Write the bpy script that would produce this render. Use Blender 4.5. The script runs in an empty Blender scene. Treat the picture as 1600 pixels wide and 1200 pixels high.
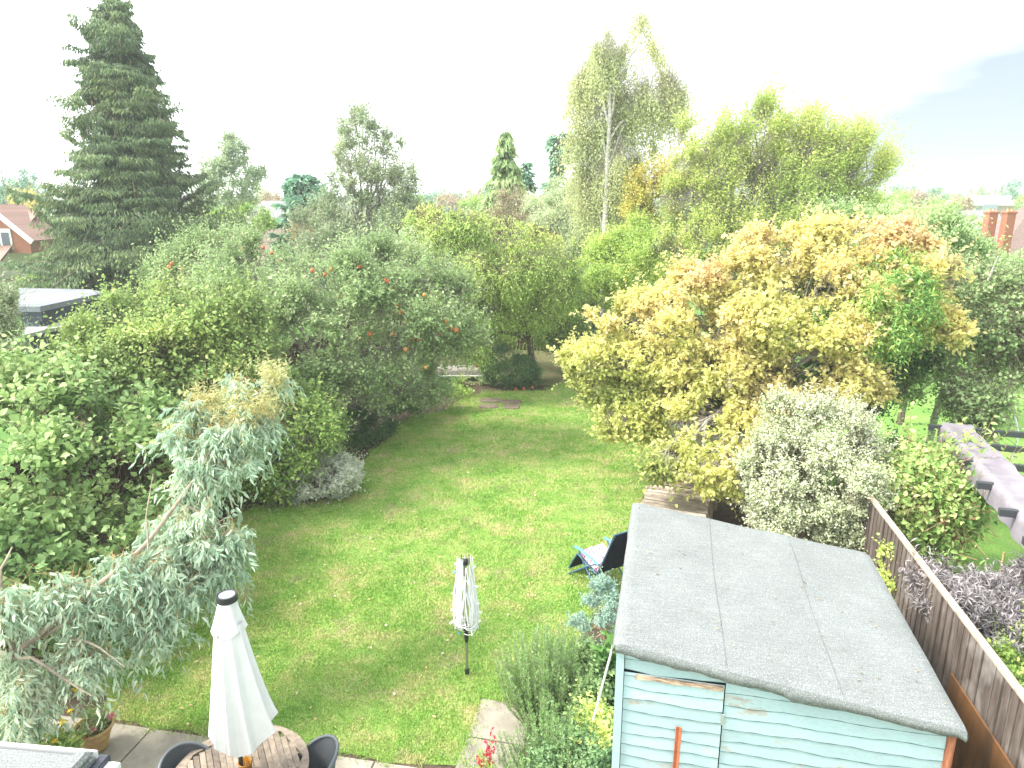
import bpy, math, random
import numpy as np
from mathutils import Vector
R = math.radians
sc = bpy.context.scene
COL = sc.collection
# ---------------------------------------------------------------- camera, sky, sun, exposure
CAMH, PITCH, F = 6.0, R(14.65), 1090.0          # eye height (m), downward pitch, focal length in px of a 1600 px wide picture
cam_d = bpy.data.cameras.new("camera"); cam = bpy.data.objects.new("camera", cam_d); COL.objects.link(cam)
cam_d.sensor_width = 36.0; cam_d.lens = F / 1600 * 36; cam_d.clip_start = .1; cam_d.clip_end = 3000
cam.location = (0, 0, CAMH); cam.rotation_euler = (R(90) - PITCH, 0, 0); sc.camera = cam
SUN_EL, SUN_AZ = R(50), R(268)                  # azimuth measured clockwise from +Y
w = bpy.data.worlds.new("World"); sc.world = w; w.use_nodes = True
nt = w.node_tree; N = nt.nodes; Lk = nt.links; N.clear()
out = N.new("ShaderNodeOutputWorld"); sky = N.new("ShaderNodeTexSky"); sky.sky_type = 'NISHITA'; sky.sun_disc = False
sky.sun_elevation = SUN_EL; sky.sun_rotation = SUN_AZ
bg1 = N.new("ShaderNodeBackground"); bg1.inputs[1].default_value = .15; Lk.new(sky.outputs[0], bg1.inputs[0])
bg2 = N.new("ShaderNodeBackground"); bg2.inputs[1].default_value = 1.0
tc = N.new("ShaderNodeTexCoord"); mp = N.new("ShaderNodeMapping"); mp.inputs['Scale'].default_value = (1.1, 1.1, 4.2); mp.inputs['Location'].default_value = (3.1, .6, .45)
Lk.new(tc.outputs['Generated'], mp.inputs[0])
nz = N.new("ShaderNodeTexNoise"); nz.inputs['Scale'].default_value = 1.5; nz.inputs['Detail'].default_value = 5; nz.inputs['Roughness'].default_value = .5
Lk.new(mp.outputs[0], nz.inputs[0])
# grey cloud bank in the north-east, bright cloud elsewhere
sx = N.new("ShaderNodeSeparateXYZ"); Lk.new(tc.outputs['Generated'], sx.inputs[0])
bank = N.new("ShaderNodeMapRange"); bank.inputs[1].default_value = -.05; bank.inputs[2].default_value = .55; bank.inputs[3].default_value = .0; bank.inputs[4].default_value = .46
Lk.new(sx.outputs[0], bank.inputs[0])
sub = N.new("ShaderNodeMath"); sub.operation = 'SUBTRACT'; Lk.new(nz.outputs[0], sub.inputs[0]); Lk.new(bank.outputs[0], sub.inputs[1])
cr = N.new("ShaderNodeValToRGB"); cr.color_ramp.elements[0].position = .06; cr.color_ramp.elements[0].color = (.165, .187, .205, 1)
cr.color_ramp.elements[1].position = .46; cr.color_ramp.elements[1].color = (1.0, 1.03, 1.06, 1)
Lk.new(sub.outputs[0], cr.inputs[0]); Lk.new(cr.outputs[0], bg2.inputs[0])
mx = N.new("ShaderNodeMixShader"); mx.inputs[0].default_value = .93
Lk.new(bg1.outputs[0], mx.inputs[1]); Lk.new(bg2.outputs[0], mx.inputs[2]); Lk.new(mx.outputs[0], out.inputs[0])
sd = bpy.data.lights.new("sun", 'SUN'); sd.energy = 2.0; sd.angle = R(16); sd.color = (1, .95, .86)
so = bpy.data.objects.new("sun", sd); COL.objects.link(so)
sv = Vector((math.sin(SUN_AZ) * math.cos(SUN_EL), math.cos(SUN_AZ) * math.cos(SUN_EL), math.sin(SUN_EL)))
so.rotation_euler = sv.to_track_quat('Z', 'Y').to_euler(); so.location = sv * 60
sc.view_settings.view_transform = 'Standard'; sc.view_settings.look = 'None'; sc.view_settings.gamma = 1; sc.view_settings.exposure = 1.88
sc.cycles.max_bounces = 7; sc.cycles.diffuse_bounces = 4; sc.cycles.transmission_bounces = 4; sc.cycles.volume_bounces = 1; sc.cycles.transparent_max_bounces = 4
sc.cycles.caustics_reflective = False; sc.cycles.caustics_refractive = False

# ---------------------------------------------------------------- helpers
CP, SP = math.cos(PITCH), math.sin(PITCH)
def ray(px, py):
    x = (px - 800) / F; y = (600 - py) / F
    return np.array([x, CP + y * SP, -SP + y * CP])
def P(px, py, Y):
    "point seen at photo pixel (px,py) at distance Y north of the house"
    r = ray(px, py); return np.array([0, 0, CAMH]) + r * (Y / r[1])
def G(px, py, z=0.):
    "point seen at photo pixel (px,py) at height z"
    r = ray(px, py); return np.array([0, 0, CAMH]) + r * ((z - CAMH) / r[2])
def depth(p): return p[1] * CP + (CAMH - p[2]) * SP
AX = R(12.5)
U2 = np.array([math.cos(AX), -math.sin(AX), 0]); V2 = np.array([math.sin(AX), math.cos(AX), 0]); Z3 = np.array([0, 0, 1.])
def tag(o, label=None, cat=None, group=None, kind=None):
    if label: o['label'] = label
    if cat: o['category'] = cat
    if group: o['group'] = group
    if kind: o['kind'] = kind
    return o
def empty(name, loc, label, cat, group=None, rz=0.):
    o = bpy.data.objects.new(name, None); COL.objects.link(o); o.location = Vector(loc); o.rotation_euler = (0, 0, rz)
    return tag(o, label, cat, group)

class MB:
    "collects vertices and faces into ONE mesh; optional per-face value v"
    def __init__(s): s.v = []; s.f = []; s.n = 0; s.a = []
    def add(s, verts, faces, val=0.5):
        verts = np.asarray(verts, float); faces = np.asarray(faces, int)
        s.v.append(verts); s.f.append(faces + s.n); s.n += len(verts)
        s.a.append(np.broadcast_to(np.asarray(val, float), (len(faces),)).copy()); return s
    def box(s, c, size, ax=None, val=.5):
        c = np.asarray(c, float); h = np.asarray(size, float) / 2
        ax = np.eye(3) if ax is None else np.asarray(ax, float)
        vs = [c + ax[0] * h[0] * i + ax[1] * h[1] * j + ax[2] * h[2] * k for k in (-1, 1) for j in (-1, 1) for i in (-1, 1)]
        return s.add(vs, [(0, 2, 3, 1), (4, 5, 7, 6), (0, 1, 5, 4), (2, 6, 7, 3), (0, 4, 6, 2), (1, 3, 7, 5)], val)
    def cbox(s, c, size, ax=None, b=.01, val=.5):
        "chamfered box"
        c = np.asarray(c, float); h = np.asarray(size, float) / 2; ax = np.eye(3) if ax is None else np.asarray(ax, float)
        b = min(b, h.min() * .8); pts = []
        for k in (-1, 1):
            for (hx, hy, hz) in ((h[0] - b, h[1] - b, h[2]), (h[0], h[1], h[2] - b)):
                ring = [(-hx, -hy), (hx, -hy), (hx, hy), (-hx, hy)]
                pts.append([c + ax[0] * x + ax[1] * y + ax[2] * hz * k for x, y in ring])
        o = [pts[0], pts[1], pts[3], pts[2]]; vs = np.array(o).reshape(-1, 3); fs = [(3, 2, 1, 0), (12, 13, 14, 15)]
        for r in range(3):
            for i in range(4): fs.append((r * 4 + i, r * 4 + (i + 1) % 4, r * 4 + 4 + (i + 1) % 4, r * 4 + 4 + i))
        return s.add(vs, fs, val)
    def tube(s, pts, rad, n=8, val=.5, cap=True):
        pts = np.asarray(pts, float); m = len(pts); rad = np.broadcast_to(np.asarray(rad, float), (m,))
        t = np.gradient(pts, axis=0); t /= np.linalg.norm(t, axis=1)[:, None] + 1e-9
        a = np.array([0, 0, 1.]) if abs(t[0][2]) < .9 else np.array([1., 0, 0])
        u = np.cross(t, a); bad = np.linalg.norm(u, axis=1) < .05; u[bad] = np.cross(t[bad], [0, 1., 0]); u /= np.linalg.norm(u, axis=1)[:, None] + 1e-9
        for i in range(1, m):                      # parallel transport
            ui = u[i - 1] - t[i] * np.dot(u[i - 1], t[i]); nn = np.linalg.norm(ui)
            if nn > 1e-4: u[i] = ui / nn
        w_ = np.cross(t, u); ang = np.arange(n) * 2 * math.pi / n
        vs = pts[:, None] + rad[:, None, None] * (np.cos(ang)[None, :, None] * u[:, None] + np.sin(ang)[None, :, None] * w_[:, None])
        fs = [(i * n + j, i * n + (j + 1) % n, (i + 1) * n + (j + 1) % n, (i + 1) * n + j) for i in range(m - 1) for j in range(n)]
        s.add(vs.reshape(-1, 3), fs, val)
        if cap and n == 4: s.add(vs[-1], [(0, 1, 2, 3)], val)
        elif cap and n > 4:
            for k in (0, -1):
                ring = vs[k]; cen = ring.mean(0)
                s.add(np.vstack([ring, cen]), [(j, (j + 1) % n, n, n) for j in range(n)], val)
        return s
    def lathe(s, c, prof, n=24, sx=1., sy=1., val=.5, fold=None):
        c = np.asarray(c, float); vs = []
        for (r, z) in prof:
            for j in range(n):
                a = j * 2 * math.pi / n; rr = r * (fold(a, z) if fold else 1); vs.append(c + np.array([rr * math.cos(a) * sx, rr * math.sin(a) * sy, z]))
        m = len(prof)
        return s.add(vs, [(i * n + j, i * n + (j + 1) % n, (i + 1) * n + (j + 1) % n, (i + 1) * n + j) for i in range(m - 1) for j in range(n)], val)
    def build(s, name, mat, parent=None, smooth=False, loc=None):
        """verts are world coordinates; shifted to the parent's (or loc's) frame"""
        V = np.vstack(s.v).astype(np.float32)
        ori = np.array(loc if loc is not None else (0, 0, 0), float); rz = 0.
        if parent is not None: ori = world_loc(parent); rz = world_rz(parent)
        if loc is not None and parent is not None: ori = np.zeros(3)
        V = V - ori.astype(np.float32)
        if rz:
            c_, s_ = math.cos(-rz), math.sin(-rz); V = np.stack([V[:, 0] * c_ - V[:, 1] * s_, V[:, 0] * s_ + V[:, 1] * c_, V[:, 2]], 1)
        tri = [f for f in s.f if f.shape[1] == 3]; me = bpy.data.meshes.new(name)
        li = []; tot = []; at = []
        for f, a in zip(s.f, s.a):
            if f.shape[1] == 4 and len(f) and (f[:, 2] == f[:, 3]).all(): f = f[:, :3]
            li.append(f.ravel()); tot.append(np.full(len(f), f.shape[1])); at.append(a)
        li = np.concatenate(li); tot = np.concatenate(tot); at = np.concatenate(at)
        me.vertices.add(len(V)); me.vertices.foreach_set("co", V.astype(np.float32).ravel())
        me.loops.add(len(li)); me.loops.foreach_set("vertex_index", li.astype(np.int32))
        me.polygons.add(len(tot)); st = np.concatenate([[0], np.cumsum(tot)[:-1]])
        me.polygons.foreach_set("loop_start", st.astype(np.int32)); me.polygons.foreach_set("loop_total", tot.astype(np.int32))
        me.polygons.foreach_set("use_smooth", np.full(len(tot), bool(smooth)))
        atr = me.attributes.new("v", 'FLOAT', 'FACE'); atr.data.foreach_set("value", at.astype(np.float32))
        me.update(calc_edges=True)
        if isinstance(mat, (list, tuple)):
            for m_ in mat: me.materials.append(m_)
        else: me.materials.append(mat)
        o = bpy.data.objects.new(name, me); COL.objects.link(o)
        if parent is not None: o.parent = parent
        elif loc is not None: o.location = Vector(ori)
        return o
WL = {}
def world_loc(o):
    l = np.array(o.location, float); p = o.parent
    while p is not None: l = l + np.array(p.location, float); p = p.parent
    return l
def world_rz(o):
    r = 0.
    while o is not None: r += o.rotation_euler[2]; o = o.parent
    return r
def copy_tree(o, parent=None):
    c = o.copy(); COL.objects.link(c); c.parent = parent
    for ch in list(o.children): copy_tree(ch, c)
    return c

# value noise (numpy)
_rg = np.random.RandomState(7); _T = _rg.rand(64, 64, 64)
def vnoise(p, f=1., o=0.):
    q = np.asarray(p) * f + o + 100.; i = np.floor(q).astype(int); t = q - i; t = t * t * (3 - 2 * t); r = 0
    for a in (0, 1):
        for b in (0, 1):
            for c in (0, 1):
                wgt = (t[:, 0] if a else 1 - t[:, 0]) * (t[:, 1] if b else 1 - t[:, 1]) * (t[:, 2] if c else 1 - t[:, 2])
                r = r + wgt * _T[(i[:, 0] + a) & 63, (i[:, 1] + b) & 63, (i[:, 2] + c) & 63]
    return r
def norm(a): return a / (np.linalg.norm(a, axis=-1, keepdims=True) + 1e-9)

# ---------------------------------------------------------------- materials
def hexlin(c): return tuple(((x / 255) / 12.92 if x / 255 <= .04045 else ((x / 255 + .055) / 1.055) ** 2.4) for x in c)
def new_mat(name):
    m = bpy.data.materials.new(name); m.use_nodes = True; nt = m.node_tree; b = nt.nodes['Principled BSDF']; return m, nt, b
def ramp(nt, stops):
    r = nt.nodes.new("ShaderNodeValToRGB"); e = r.color_ramp.elements
    while len(e) < len(stops): e.new(.5)
    for el, (p_, c) in zip(e, stops): el.position = p_; el.color = (*c, 1)
    return r
def leaf_mat(name, stops, trans=.25, rough=.55, var=.25, nscale=.9, spec=.3, gain=1.9):
    "stops: albedo ramp over the per-leaf value v"
    m, nt, b = new_mat(name); n = nt.nodes; l = nt.links
    a = n.new("ShaderNodeAttribute"); a.attribute_name = "v"
    g = n.new("ShaderNodeNewGeometry"); nz = n.new("ShaderNodeTexNoise"); nz.inputs['Scale'].default_value = nscale; nz.inputs['Detail'].default_value = 2
    l.new(g.outputs['Position'], nz.inputs['Vector'])
    ma = n.new("ShaderNodeMath"); ma.operation = 'MULTIPLY_ADD'; ma.inputs[1].default_value = var * 2; ma.inputs[2].default_value = -var
    l.new(nz.outputs[0], ma.inputs[0]); ad = n.new("ShaderNodeMath"); ad.operation = 'ADD'; l.new(a.outputs['Fac'], ad.inputs[0]); l.new(ma.outputs[0], ad.inputs[1])
    r = ramp(nt, [(p_, tuple(min(.80, x * gain) for x in c_)) for p_, c_ in stops]); l.new(ad.outputs[0], r.inputs[0]); l.new(r.outputs[0], b.inputs['Base Color'])
    b.inputs['Roughness'].default_value = rough; b.inputs['Specular IOR Level'].default_value = spec
    t = n.new("ShaderNodeBsdfTranslucent"); mx = n.new("ShaderNodeMixShader"); mx.inputs[0].default_value = trans
    l.new(r.outputs[0], t.inputs[0]); l.new(b.outputs[0], mx.inputs[1]); l.new(t.outputs[0], mx.inputs[2]); l.new(mx.outputs[0], n['Material Output'].inputs[0])
    return m
def plain(name, col, rough=.6, spec=.4, metal=0., noise=0., nscale=20., col2=None, bump=0., detail=4, stretch=None, v=False, sheen=0):
    m, nt, b = new_mat(name); n = nt.nodes; l = nt.links
    b.inputs['Roughness'].default_value = rough; b.inputs['Specular IOR Level'].default_value = spec; b.inputs['Metallic'].default_value = metal
    b.inputs['Base Color'].default_value = (*col, 1)
    if noise or col2 or bump:
        g = n.new("ShaderNodeNewGeometry"); mp = n.new("ShaderNodeMapping"); l.new(g.outputs['Position'], mp.inputs[0])
        if stretch: mp.inputs['Scale'].default_value = stretch
        mp.inputs['Rotation'].default_value = (0, 0, AX)
        nz = n.new("ShaderNodeTexNoise"); nz.inputs['Scale'].default_value = nscale; nz.inputs['Detail'].default_value = detail; nz.inputs['Roughness'].default_value = .65
        l.new(mp.outputs[0], nz.inputs['Vector'])
        c2 = col2 or tuple(x * (1 - noise) for x in col); c1 = col if col2 else tuple(min(1, x * (1 + noise)) for x in col)
        r = ramp(nt, [(.35, c2), (.65, c1)]); l.new(nz.outputs[0], r.inputs[0]); src = r.outputs[0]
        if v:
            a = n.new("ShaderNodeAttribute"); a.attribute_name = "v"; mr = n.new("ShaderNodeMapRange"); mr.inputs[3].default_value = .65; mr.inputs[4].default_value = 1.35
            l.new(a.outputs['Fac'], mr.inputs[0]); mm = n.new("ShaderNodeVectorMath"); mm.operation = 'SCALE'; l.new(src, mm.inputs[0]); l.new(mr.outputs[0], mm.inputs['Scale']); src = mm.outputs[0]
        l.new(src, b.inputs['Base Color'])
        if bump:
            bp = n.new("ShaderNodeBump"); bp.inputs['Strength'].default_value = bump; bp.inputs['Distance'].default_value = .01; l.new(nz.outputs[0], bp.inputs['Height']); l.new(bp.outputs[0], b.inputs['Normal'])
    return m
bark = plain("bark", (.16, .13, .10), .9, .1, noise=.5, nscale=14, bump=.5)
bark_grey = plain("bark_grey", (.30, .27, .23), .9, .1, noise=.45, nscale=14, bump=.5)
bark_pale = plain("bark_pale", (.36, .30, .23), .85, .1, noise=.3, nscale=9, bump=.3)
bark_birch = plain("bark_birch", (.72, .70, .66), .8, .2, col2=(.30, .28, .26), nscale=3.0, stretch=(1, 1, 5), detail=5)
twig_red = plain("twig_red", (.42, .25, .15), .8, .1, noise=.3, nscale=8)

# ---------------------------------------------------------------- leaves
T4 = np.array([[0, 0, 0], [.45, .5, .10], [1, 0, -.06], [.45, -.5, .10]])
F4 = np.array([[0, 1, 2, 3]])
T6 = np.array([[0, 0, 0], [.28, .5, .09], [.68, .38, .05], [1, 0, -.10], [.68, -.38, .05], [.28, -.5, .09], [.45, 0, -.01]])
F6 = np.array([[0, 6, 2, 1], [6, 3, 3, 2], [0, 5, 4, 6], [6, 4, 3, 3]])
F6 = np.array([[0, 6, 2, 1], [6, 3, 2, 2], [0, 5, 4, 6], [6, 4, 3, 3]])
def put_leaves(mb, pos, d, nrm, L, W, val, fine=False):
    n = len(pos); d = norm(d); wv = norm(np.cross(d, nrm)); nn = np.cross(wv, d)
    L = np.broadcast_to(L, (n,)); W = np.broadcast_to(W, (n,))
    if fine: T = T6; fs = np.array([[0, 6, 2, 1], [0, 5, 4, 6]]); fs2 = np.array([[6, 3, 2], [6, 4, 3]])
    else: T = T4; fs = F4; fs2 = None
    vs = pos[:, None] + d[:, None] * (T[None, :, 0, None] * L[:, None, None]) + wv[:, None] * (T[None, :, 1, None] * W[:, None, None]) + nn[:, None] * (T[None, :, 2, None] * L[:, None, None])
    k = len(T); off = (np.arange(n) * k)[:, None, None]; base = mb.n
    mb.v.append(vs.reshape(-1, 3)); mb.n += n * k
    mb.f.append((fs[None] + off).reshape(-1, 4) + base); mb.a.append(np.repeat(val, len(fs)))
    if fs2 is not None: mb.f.append((fs2[None] + off).reshape(-1, 3) + base); mb.a.append(np.repeat(val, len(fs2)))
def put_sticks(mb, a, b, r0, r1, val=.5):
    "n thin three-sided sticks from a to b"
    n = len(a)
    if n == 0: return
    t = norm(b - a); u = norm(np.cross(t, np.array([.31, .22, .92]))); w_ = np.cross(t, u); V = np.zeros((n, 6, 3))
    r0 = np.broadcast_to(r0, (n,)); r1 = np.broadcast_to(r1, (n,))
    for j in range(3):
        c, s = math.cos(j * 2.0944), math.sin(j * 2.0944); o = u * c + w_ * s
        V[:, j] = a + o * r0[:, None]; V[:, j + 3] = b + o * r1[:, None]
    fs = np.array([[0, 1, 4, 3], [1, 2, 5, 4], [2, 0, 3, 5]]); base = mb.n
    mb.v.append(V.reshape(-1, 3)); mb.n += n * 6; mb.f.append((fs[None] + (np.arange(n) * 6)[:, None, None]).reshape(-1, 4) + base); mb.a.append(np.full(n * 3, val))
def px_lobes(lobes, zs=1.):
    "lobe = (px, py, Y, half width px, half height px[, half depth m]) -> centre, radii in metres"
    o = []
    for l in lobes:
        c = P(l[0], l[1], l[2]); k = depth(c) / F; rx, rz = l[3] * k, l[4] * k
        o.append((c, np.array([rx, l[5] if len(l) > 5 else max(.5 * (rx + rz), .3 * rx), rz])))
    return o
TOCAM = lambda p: norm(np.array([0, 0, CAMH]) - p)
def crown_mb(lobes, n, leaf, seed, per=7, twig=.35, up=.35, bias=(0, 0, 0), droop=0., gap=.30, gapf=1.3, rough=.22, shell=.16, vfun=None, fine=False,
             inner=.12, back=.5, jit=.6, stick=None, flat=.6, core=.78, spread=1., vj=.16, zmin=.04, clump=None, squash=.72, shoots=.10):
    rg = np.random.RandomState(seed); C = np.array([l[0] for l in lobes]); Rr = np.array([l[1] for l in lobes])
    area = (Rr[:, 0] * Rr[:, 1] + Rr[:, 0] * Rr[:, 2] + Rr[:, 1] * Rr[:, 2]); pr = area / area.sum()
    C0, R0 = C, Rr; cl = clump or float(np.clip(Rr.mean() * .36, .045, .75)); CC, CR = [], []
    for c_, r_, a_ in zip(C, Rr, area):                    # leaf masses: clumps crowd the surface of every lobe, some poke out
        for _ in range(max(5, int(2.3 * a_ / (3 * cl * cl)))):
            d_ = norm(rg.randn(3)); f_ = .70 + .32 * rg.rand() + (.22 * rg.rand() if rg.rand() < .3 else 0)
            q_ = c_ + d_ * r_ * f_; k_ = cl * (.6 + .75 * rg.rand())
            if q_[2] < .05 or ((((q_ - C0) / (R0 * .62)) ** 2).sum(-1) < 1).any(): continue
            CC.append(q_); CR.append(np.array([1, 1, squash]) * k_)
    C = np.vstack([C0, np.array(CC)]) if CC else C0; Rr = np.vstack([R0 * .9, np.array(CR)]) if CC else R0
    a2 = np.concatenate([area * .55, (np.array(CR)[:, 0] ** 2 * 3 if CC else np.zeros(0))]); pr = a2.copy(); pr[:len(C0)] *= .22 * a2[len(C0):].sum() / (a2[:len(C0)].sum() + 1e-9) if CC else 1; pr = pr / pr.sum()
    M = int(n * 2.8); k = rg.choice(len(C), M, p=pr); dv = norm(rg.randn(M, 3))
    inn = rg.rand(M) < inner
    r = 1 - np.abs(rg.randn(M)) * np.where(k < len(C0), shell, .42); r[inn] = rg.rand(inn.sum()) * .5 + .35; r = np.maximum(r, .05)
    nzv = vnoise(C[k] + dv * Rr[k], 1.1, seed) - .5; r = r * (1 + rough * 2 * nzv)
    p = C[k] + dv * Rr[k] * r[:, None]; outw = norm(dv / Rr[k] + .5 * norm(p - C0[np.argmin(((p[:, None] - C0[None]) ** 2 / R0[None] ** 2).sum(-1), 1)]))
    q = (p[:, None] - C0[None]) / (R0[None] * min(core, .8)); ins = ((q ** 2).sum(-1) < 1).any(1)
    keep = (~ins | inn) & (p[:, 2] > zmin)
    gn = vnoise(p, gapf, seed * 3.3) * .65 + vnoise(p, gapf * 2.7, seed * 1.7) * .35; keep &= gn > gap
    fac = (outw * TOCAM(p)).sum(1); keep &= (fac > -.15) | (rg.rand(M) < back)
    idx = np.nonzero(keep)[0][:n]; p = p[idx]; outw = outw[idx]; n = len(p)
    lk_ = rg.rand(len(p)) < shoots; shoot_ = np.where(lk_, 1.9, 1.)
    td = norm(outw * .8 + np.array([0, 0, up]) + np.array(bias) + rg.randn(n, 3) * .35 + np.array([0, 0, -droop]))
    tl = twig * (.6 + .8 * rg.rand(n)) * shoot_; p = p + td * (twig * (shoot_ - 1) * .8)[:, None]; mb = MB(); sb = MB()
    a0 = p - td * (tl * .5)[:, None]
    vb = (vnoise(p, .8, seed + 9) - .5) * .5 + .5
    if vfun is not None: vb = vfun(p, vb)
    ps, ds, ns, vs = [], [], [], []
    for j in range(per):
        t = (j + .5 + rg.rand(n) * .4) / per; pos = a0 + td * (tl * t)[:, None]; pos[:, 2] -= droop * tl * t * t * .6
        side = norm(np.cross(td, rg.randn(n, 3))); d = norm(td * .6 + side * spread + np.array([0, 0, -droop * 1.3]) + rg.randn(n, 3) * .2)
        nr = norm(outw * .45 + np.array([0, 0, flat]) + rg.randn(n, 3) * jit)
        ps.append(pos); ds.append(d); ns.append(nr); vs.append(vb + rg.randn(n) * vj)
    pos = np.concatenate(ps); m = len(pos); ok = pos[:, 2] > zmin
    put_leaves(mb, pos[ok], np.concatenate(ds)[ok], np.concatenate(ns)[ok], (leaf[0] * (sz_ := .5 + .65 * rg.rand(m)))[ok], (leaf[1] * sz_ * (.8 + .4 * rg.rand(m)))[ok], np.clip(np.concatenate(vs), 0, 1)[ok], fine)
    if stick:
        put_sticks(sb, a0 - td * (tl * .5)[:, None], a0 + td * tl[:, None], stick, stick * .5)
    return mb, sb, p
def limb_path(rg, a, b, bend=.12, n=7, sag=0.):
    a = np.asarray(a, float); b = np.asarray(b, float); t = np.linspace(0, 1, n)[:, None]; L = np.linalg.norm(b - a)
    o = np.cumsum(rg.randn(n, 3) * bend * L / n, 0); o = o - o[0] - (o[-1] - o[0]) * t
    p = a + (b - a) * t + o; p[:, 2] += np.sin(t[:, 0] * math.pi) * sag * L; return p
def limbs(mb, rg, base, lobes, r0, split=.3, sub=5, top=None):
    "trunk from the ground, limbs into every lobe and branchlets to its surface"
    base = np.asarray(base, float); C = np.array([l[0] for l in lobes]); cen = C.mean(0); top = cen if top is None else np.asarray(top, float)
    fork = base + (top - base) * split; fork[:2] = base[:2] * .6 + fork[:2] * .4; hub = base * .25 + top * .75
    tr = np.vstack([limb_path(rg, base - [0, 0, .1], fork, .08, 5), limb_path(rg, fork, hub, .1, 5)[1:]])
    mb.tube(tr, np.linspace(r0, r0 * .5, len(tr)), 8)
    for c, rr in lobes:
        s = tr[rg.randint(3, len(tr))]; pth = limb_path(rg, s, c, .16, 7, .05); rl = r0 * (.28 + .2 * rg.rand())
        mb.tube(pth, np.linspace(rl, rl * .35, 7), 6, cap=False)
        for _ in range(sub):
            d = norm(rg.randn(3) + [0, 0, .4]); e = c + d * rr * .95
            if e[2] < .1: continue
            s2 = pth[rg.randint(2, 7)]; mb.tube(limb_path(rg, s2, e, .18, 5), np.linspace(rl * .4, rl * .1, 5), 5, cap=False)
def plant(name, label, cat, base, lobes, n, leaf, mat, seed, trunk=.08, barkm=None, group=None, crown_name='crown', trunk_name='trunk', sub=5, split=.3, top=None, stick=None, **kw):
    base = np.asarray(base, float).copy(); base[2] = 0; lobes = px_lobes(lobes) if not isinstance(lobes[0][0], np.ndarray) else lobes
    root = empty(name, base, label, cat, group)
    mb, sb, p = crown_mb(lobes, n, leaf, seed, stick=stick, **kw); mb.build(crown_name, mat, root)
    if trunk:
        rg = np.random.RandomState(seed + 5); limbs(sb, rg, base, lobes, trunk, split, sub, top)
    if sb.n: sb.build(trunk_name, barkm or bark, root)
    return root, lobes, p

# ---------------------------------------------------------------- ground, lawn, patio
def ground_mat(name, stops, bare, nscale, bare_amt=.62, mid=None, bump=.3, lg=1.3):
    m, nt, b = new_mat(name); n = nt.nodes; l = nt.links; g = n.new("ShaderNodeNewGeometry")
    def noise(s, d=5, r=.6):
        z = n.new("ShaderNodeTexNoise"); z.inputs['Scale'].default_value = s; z.inputs['Detail'].default_value = d; z.inputs['Roughness'].default_value = r; l.new(g.outputs['Position'], z.inputs['Vector']); return z
    a = noise(nscale, 9, .78); r = ramp(nt, [(p_, tuple(x * lg for x in c_)) for p_, c_ in stops]); l.new(a.outputs[0], r.inputs[0])
    c = noise(1.5, 8, .72); rr = ramp(nt, [(bare_amt - .04, (0, 0, 0)), (bare_amt + .16, (.8, .8, .8))]); l.new(c.outputs[0], rr.inputs[0])
    mx = n.new("ShaderNodeMixRGB"); l.new(rr.outputs[0], mx.inputs[0]); l.new(r.outputs[0], mx.inputs[1]); mx.inputs[2].default_value = (*bare, 1)
    f = noise(38, 3); ff = n.new("ShaderNodeMapRange"); ff.inputs[3].default_value = .55; ff.inputs[4].default_value = 1.45; l.new(f.outputs[0], ff.inputs[0])
    at = n.new("ShaderNodeAttribute"); at.attribute_name = "v"; am = n.new("ShaderNodeMapRange"); am.inputs[3].default_value = .75; am.inputs[4].default_value = 1.25; l.new(at.outputs['Fac'], am.inputs[0])
    mu = n.new("ShaderNodeMath"); mu.operation = 'MULTIPLY'; l.new(ff.outputs[0], mu.inputs[0]); l.new(am.outputs[0], mu.inputs[1])
    sc_ = n.new("ShaderNodeVectorMath"); sc_.operation = 'SCALE'; l.new(mx.outputs[0], sc_.inputs[0]); l.new(mu.outputs[0], sc_.inputs['Scale'])
    l.new(sc_.outputs[0], b.inputs['Base Color']); b.inputs['Roughness'].default_value = .85; b.inputs['Specular IOR Level'].default_value = .15
    if bump:
        bp = n.new("ShaderNodeBump"); bp.inputs['Strength'].default_value = bump; bp.inputs['Distance'].default_value = .03; l.new(f.outputs[0], bp.inputs['Height']); l.new(bp.outputs[0], b.inputs['Normal'])
    return m
lawn_mat = ground_mat("lawn_mat", [(.28, (.080, .150, .030)), (.43, (.125, .205, .044)), (.53, (.165, .225, .060)), (.62, (.22, .235, .085)), (.74, (.27, .25, .12))], (.31, .25, .165), 1.3, .585)
blade_mat = ground_mat("blade_mat", [(.32, (.095, .190, .034)), (.43, (.145, .245, .050)), (.51, (.195, .265, .072)), (.58, (.260, .275, .11)), (.68, (.33, .29, .155))], (.36, .30, .19), 1.3, .60, bump=0, lg=1.9)
far_grass = ground_mat("far_grass", [(.3, (.05, .11, .025)), (.5, (.085, .17, .035)), (.7, (.12, .16, .06))], (.14, .12, .08), .08, .62, bump=0)
soil_mat = plain("soil_mat", (.115, .085, .06), .95, .1, col2=(.055, .042, .03), nscale=9, bump=.8, detail=7)
gm = MB(); gm.add([(-400, -30, 0), (400, -30, 0), (400, 700, 0), (-400, 700, 0)], [(0, 1, 2, 3)]); tag(gm.build('ground', far_grass), kind='structure')
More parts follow.
